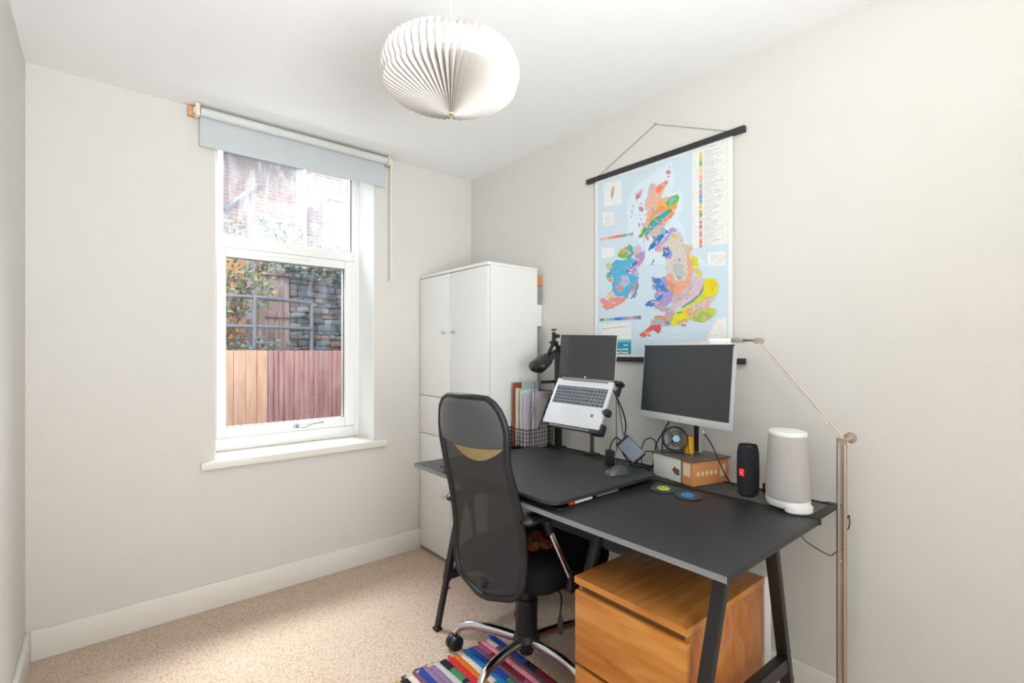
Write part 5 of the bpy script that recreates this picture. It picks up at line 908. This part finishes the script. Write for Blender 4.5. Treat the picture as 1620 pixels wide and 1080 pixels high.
obj('boards', boards(-.6, 1.63, 7.2, 1.0, 2.62, .16, None, seed=6), f3m, f3); obj('rail', G().bx(-.6, 1.63, 7.16, 7.198, 1.42, 1.54).bx(-.6, 1.63, 7.16, 7.198, 2.2, 2.3), f3m, f3)
obj('post', G().bx(1.44, 1.56, 7.08, 7.158, 1.0, 3.0, .004), mat('grey_lilac_post', 'A89CAA', .8), f3, 'grey post')
gt = thing('timber_gate', 'weathered grey-brown ledged timber gate beside the stone wall', 'gate', (1.82, 7.15, 1.0))
gm = wood('grey_brown_timber', ['7E6A68', '9A8482', 'AA9694'], (10, 4, .6), .85, 3, .3)
obj('boards', boards(1.655, 1.985, 7.15, 1.02, 2.285, .066, None, seed=8), gm, gt)
obj('ledge', G().bx(1.655, 1.985, 7.12, 7.148, 1.16, 1.24, .003), gm, gt); obj('ledge', G().bx(1.655, 1.985, 7.12, 7.148, 1.72, 1.80, .003), gm, gt); obj('ledge', G().bx(1.63, 2.0, 7.11, 7.20, 2.285, 2.33, .003), gm, gt)
# dry stone wall: individual stones are the wall's own surface pattern
stn = G(); R = random.Random(11); z = 1.0
while z < 2.42:
    h_ = R.uniform(.045, .10); x_ = 1.99
    while x_ < 4.2:
        w_ = R.uniform(.07, .24); stn.mi = R.choice([0, 0, 1, 2]) if x_ < 2.75 else R.choice([1, 2, 3, 3])
        stn.box((x_+w_/2, 7.25+R.uniform(-.03, .03), z+h_/2), (w_*.97, .25, h_*.93), rotm(R.uniform(-6, 6), R.uniform(-9, 9), 0), .022, 2); x_ += w_
    z += h_
sw = obj('stone_wall', stn, [mat('stone_dark', '5C6872', .95, bump=.8, bscale=14, var=.35, vscale=6), mat('stone_mid', '7D8791', .95, bump=.8, bscale=14, var=.3, vscale=6), mat('stone_brown', '7C6C66', .95, bump=.8, bscale=14, var=.3, vscale=6), mat('stone_lilac', 'B0A6B4', .95, bump=.8, bscale=14, var=.3, vscale=6)])
tag(sw, 'rough dark stone wall to the right beyond the fence', 'wall')
def shrub(label, c, rad, n, ls, cols_, stems=5, seed=1, name='shrub'):
    t = thing(name, label, 'shrub', (c[0], c[1], c[2]-rad[2])); R = random.Random(seed); g_ = G()
    for _ in range(n):
        while True:
            p = Vector((R.uniform(-1, 1), R.uniform(-1, 1), R.uniform(-1, 1)))
            if p.length < 1 and p.length > .25: break
        p = Vector((c[0]+p.x*rad[0], c[1]+p.y*rad[1], c[2]+p.z*rad[2])); a = Vector((R.gauss(0, 1), R.gauss(0, 1), R.gauss(0, .7))).normalized(); b_ = a.orthogonal().normalized(); l_ = ls*R.uniform(.6, 1.3)
        g_.mi = R.randrange(len(cols_)); nv = a.cross(b_)*l_*.12
        g_._f([g_.b.verts.new(v) for v in (p, p+a*l_*.5+b_*l_*.24+nv, p+a*l_, p+a*l_*.5-b_*l_*.24+nv)])
    obj('leaves', g_, [mat('leaf_'+q_, q_, .6) for q_ in cols_], t, smooth=False)
    s_ = G()
    for k in range(stems):
        e = Vector((c[0]+R.uniform(-.8, .8)*rad[0], c[1]+R.uniform(-.5, .5)*rad[1], c[2]+R.uniform(.2, .9)*rad[2])); b0 = Vector((c[0]+R.uniform(-.3, .3)*rad[0], c[1], c[2]-rad[2]))
        s_.tube([b0, b0.lerp(e, .5)+Vector((R.uniform(-.1, .1), 0, .05)), e], [.014, .009, .003], 6, 4)
    obj('stems', s_, mat('stem_brown', '7A6A52', .9), t)
    return t
shrub('leafy green climber hanging over the railing at the left', (1.25, 6.55, 2.02), (.42, .2, .36), 620, .075, ['6F8A5A', '8FA56E', 'A9B070', '5A7A58'], 8, 3, 'climbing_shrub')
shrub('low grey-green plants at the foot of the railing', (1.28, 6.1, 1.24), (.48, .12, .20), 420, .06, ['6A8A86', '7E9C90', '587470'], 4, 5, 'low_shrub')
shrub('small yellow-green sprigs in front of the timber fence', (1.20, 6.9, 1.62), (.35, .12, .28), 160, .08, ['A7A45A', '8E9A50', 'C9A860'], 6, 8, 'sprig_shrub')
shrub('bushy ivy growing along the top of the stone wall', (2.55, 7.15, 2.50), (.85, .30, .28), 1500, .07, ['6E9A84', '88A894', '54786A', 'A8B8AC', '8E8A94'], 6, 12, 'ivy')
shrub('pale flowering bush below the house wall at the left', (2.2, 9.2, 3.0), (.85, .4, .62), 1600, .09, ['9FB59A', 'B7C9B4', '7F9A7C', 'E4E8E0'], 6, 21, 'flowering_shrub')
shrub('grey-green bush under the far house window', (3.95, 9.6, 2.85), (.7, .3, .5), 1200, .08, ['7F9A8A', '9FB0A8', '66807A', 'C2CCC8'], 5, 31, 'far_shrub')
# brick houses beyond
h1 = thing('brick_house', 'pale red brick house with white gable edge beyond the yard', 'house', (1.6, 11.2, 1.0), 0, 'brick houses beyond the yard')
br1 = brick_mat('red_brick', 'C98F84', 'D9AFA2', 'D6CCC6', 1); br2 = brick_mat('lilac_brick', 'A08C92', 'B8A2A2', 'C8C2C4', 1)
slate = brick_mat('slate_roof', '7F93A6', '93A5B6', '6E7E8E', 1, .25, .16, .7, .3)
obj('wall', G().bx(-2.5, 3.17, 11, 13.5, 1.0, 5.18), br1, h1)
obj('garden_wall', G().bx(2.35, 3.1, 10.75, 10.95, 1.0, 3.88).bx(2.33, 3.12, 10.72, 10.97, 3.88, 3.93), mat('pinkish_render', 'D9CCD0', .8, var=.1, vscale=3), h1, 'pale pinkish rendered garden wall')
g_ = G(); g_.prism([(0, 0), (5.9, 0), (5.9, .08), (0, .08)], (-2.6, 10.75, 5.12), (1, 0, 0), (0, .8, .6), -.1); g_ = G().box((.3, 11.9, 5.75), (5.9, 2.8, .09), rotm(28, 0, 0)); obj('roof', g_, slate, h1)
obj('gutter', G().tube([(-2.6, 10.62, 5.08), (3.2, 10.62, 5.08)], .06, 10), ral, h1)
obj('white_corner_board', G().bx(3.165, 3.40, 10.95, 11.06, 1.0, 6.4, .004), wpl, h1, 'white corner board')
obj('lead_flashing', G().tube([(1.85, 10.96, 4.02), (2.42, 10.96, 4.62), (2.50, 10.96, 4.64)], .055, 8), mat('lead_grey', 'A9B4C2', .5, .3), h1)
obj('bay', G().bx(.7, 1.70, 10.2, 10.99, 1.0, 5.0, .01), wpl, h1, 'white bay')
h2 = thing('brick_house', 'darker grey-pink brick house with a white framed window', 'house', (5.5, 11.4, 1.0), 0, 'brick houses beyond the yard')  # built of a darker brick than the first house
obj('wall', G().bx(3.42, 8.5, 11.15, 13.8, 1.0, 7.2), br2, h2)
wd_ = obj('window', G().bx(3.80, 3.86, 11.06, 11.148, 3.6, 4.72).bx(4.74, 4.80, 11.06, 11.148, 3.6, 4.72).bx(3.86, 4.74, 11.06, 11.148, 4.66, 4.72).bx(3.86, 4.74, 11.06, 11.148, 3.6, 3.68).bx(3.72, 4.88, 11.02, 11.148, 3.54, 3.6), wpl, h2)
obj('window_pane', G().bx(3.86, 4.74, 11.10, 11.12, 3.68, 4.66), mat('pale_blue_pane', 'B9C6DE', .15, spec=.8), wd_)
obj('string_course', G().bx(3.42, 8.5, 11.07, 11.148, 3.22, 3.45), mat('grey_slate_band', '6F7280', .8, var=.2), h2)
obj('roof', G().box((5.9, 12.5, 7.7), (5.8, 3.4, .1), rotm(28, 0, 0)), slate, h2)
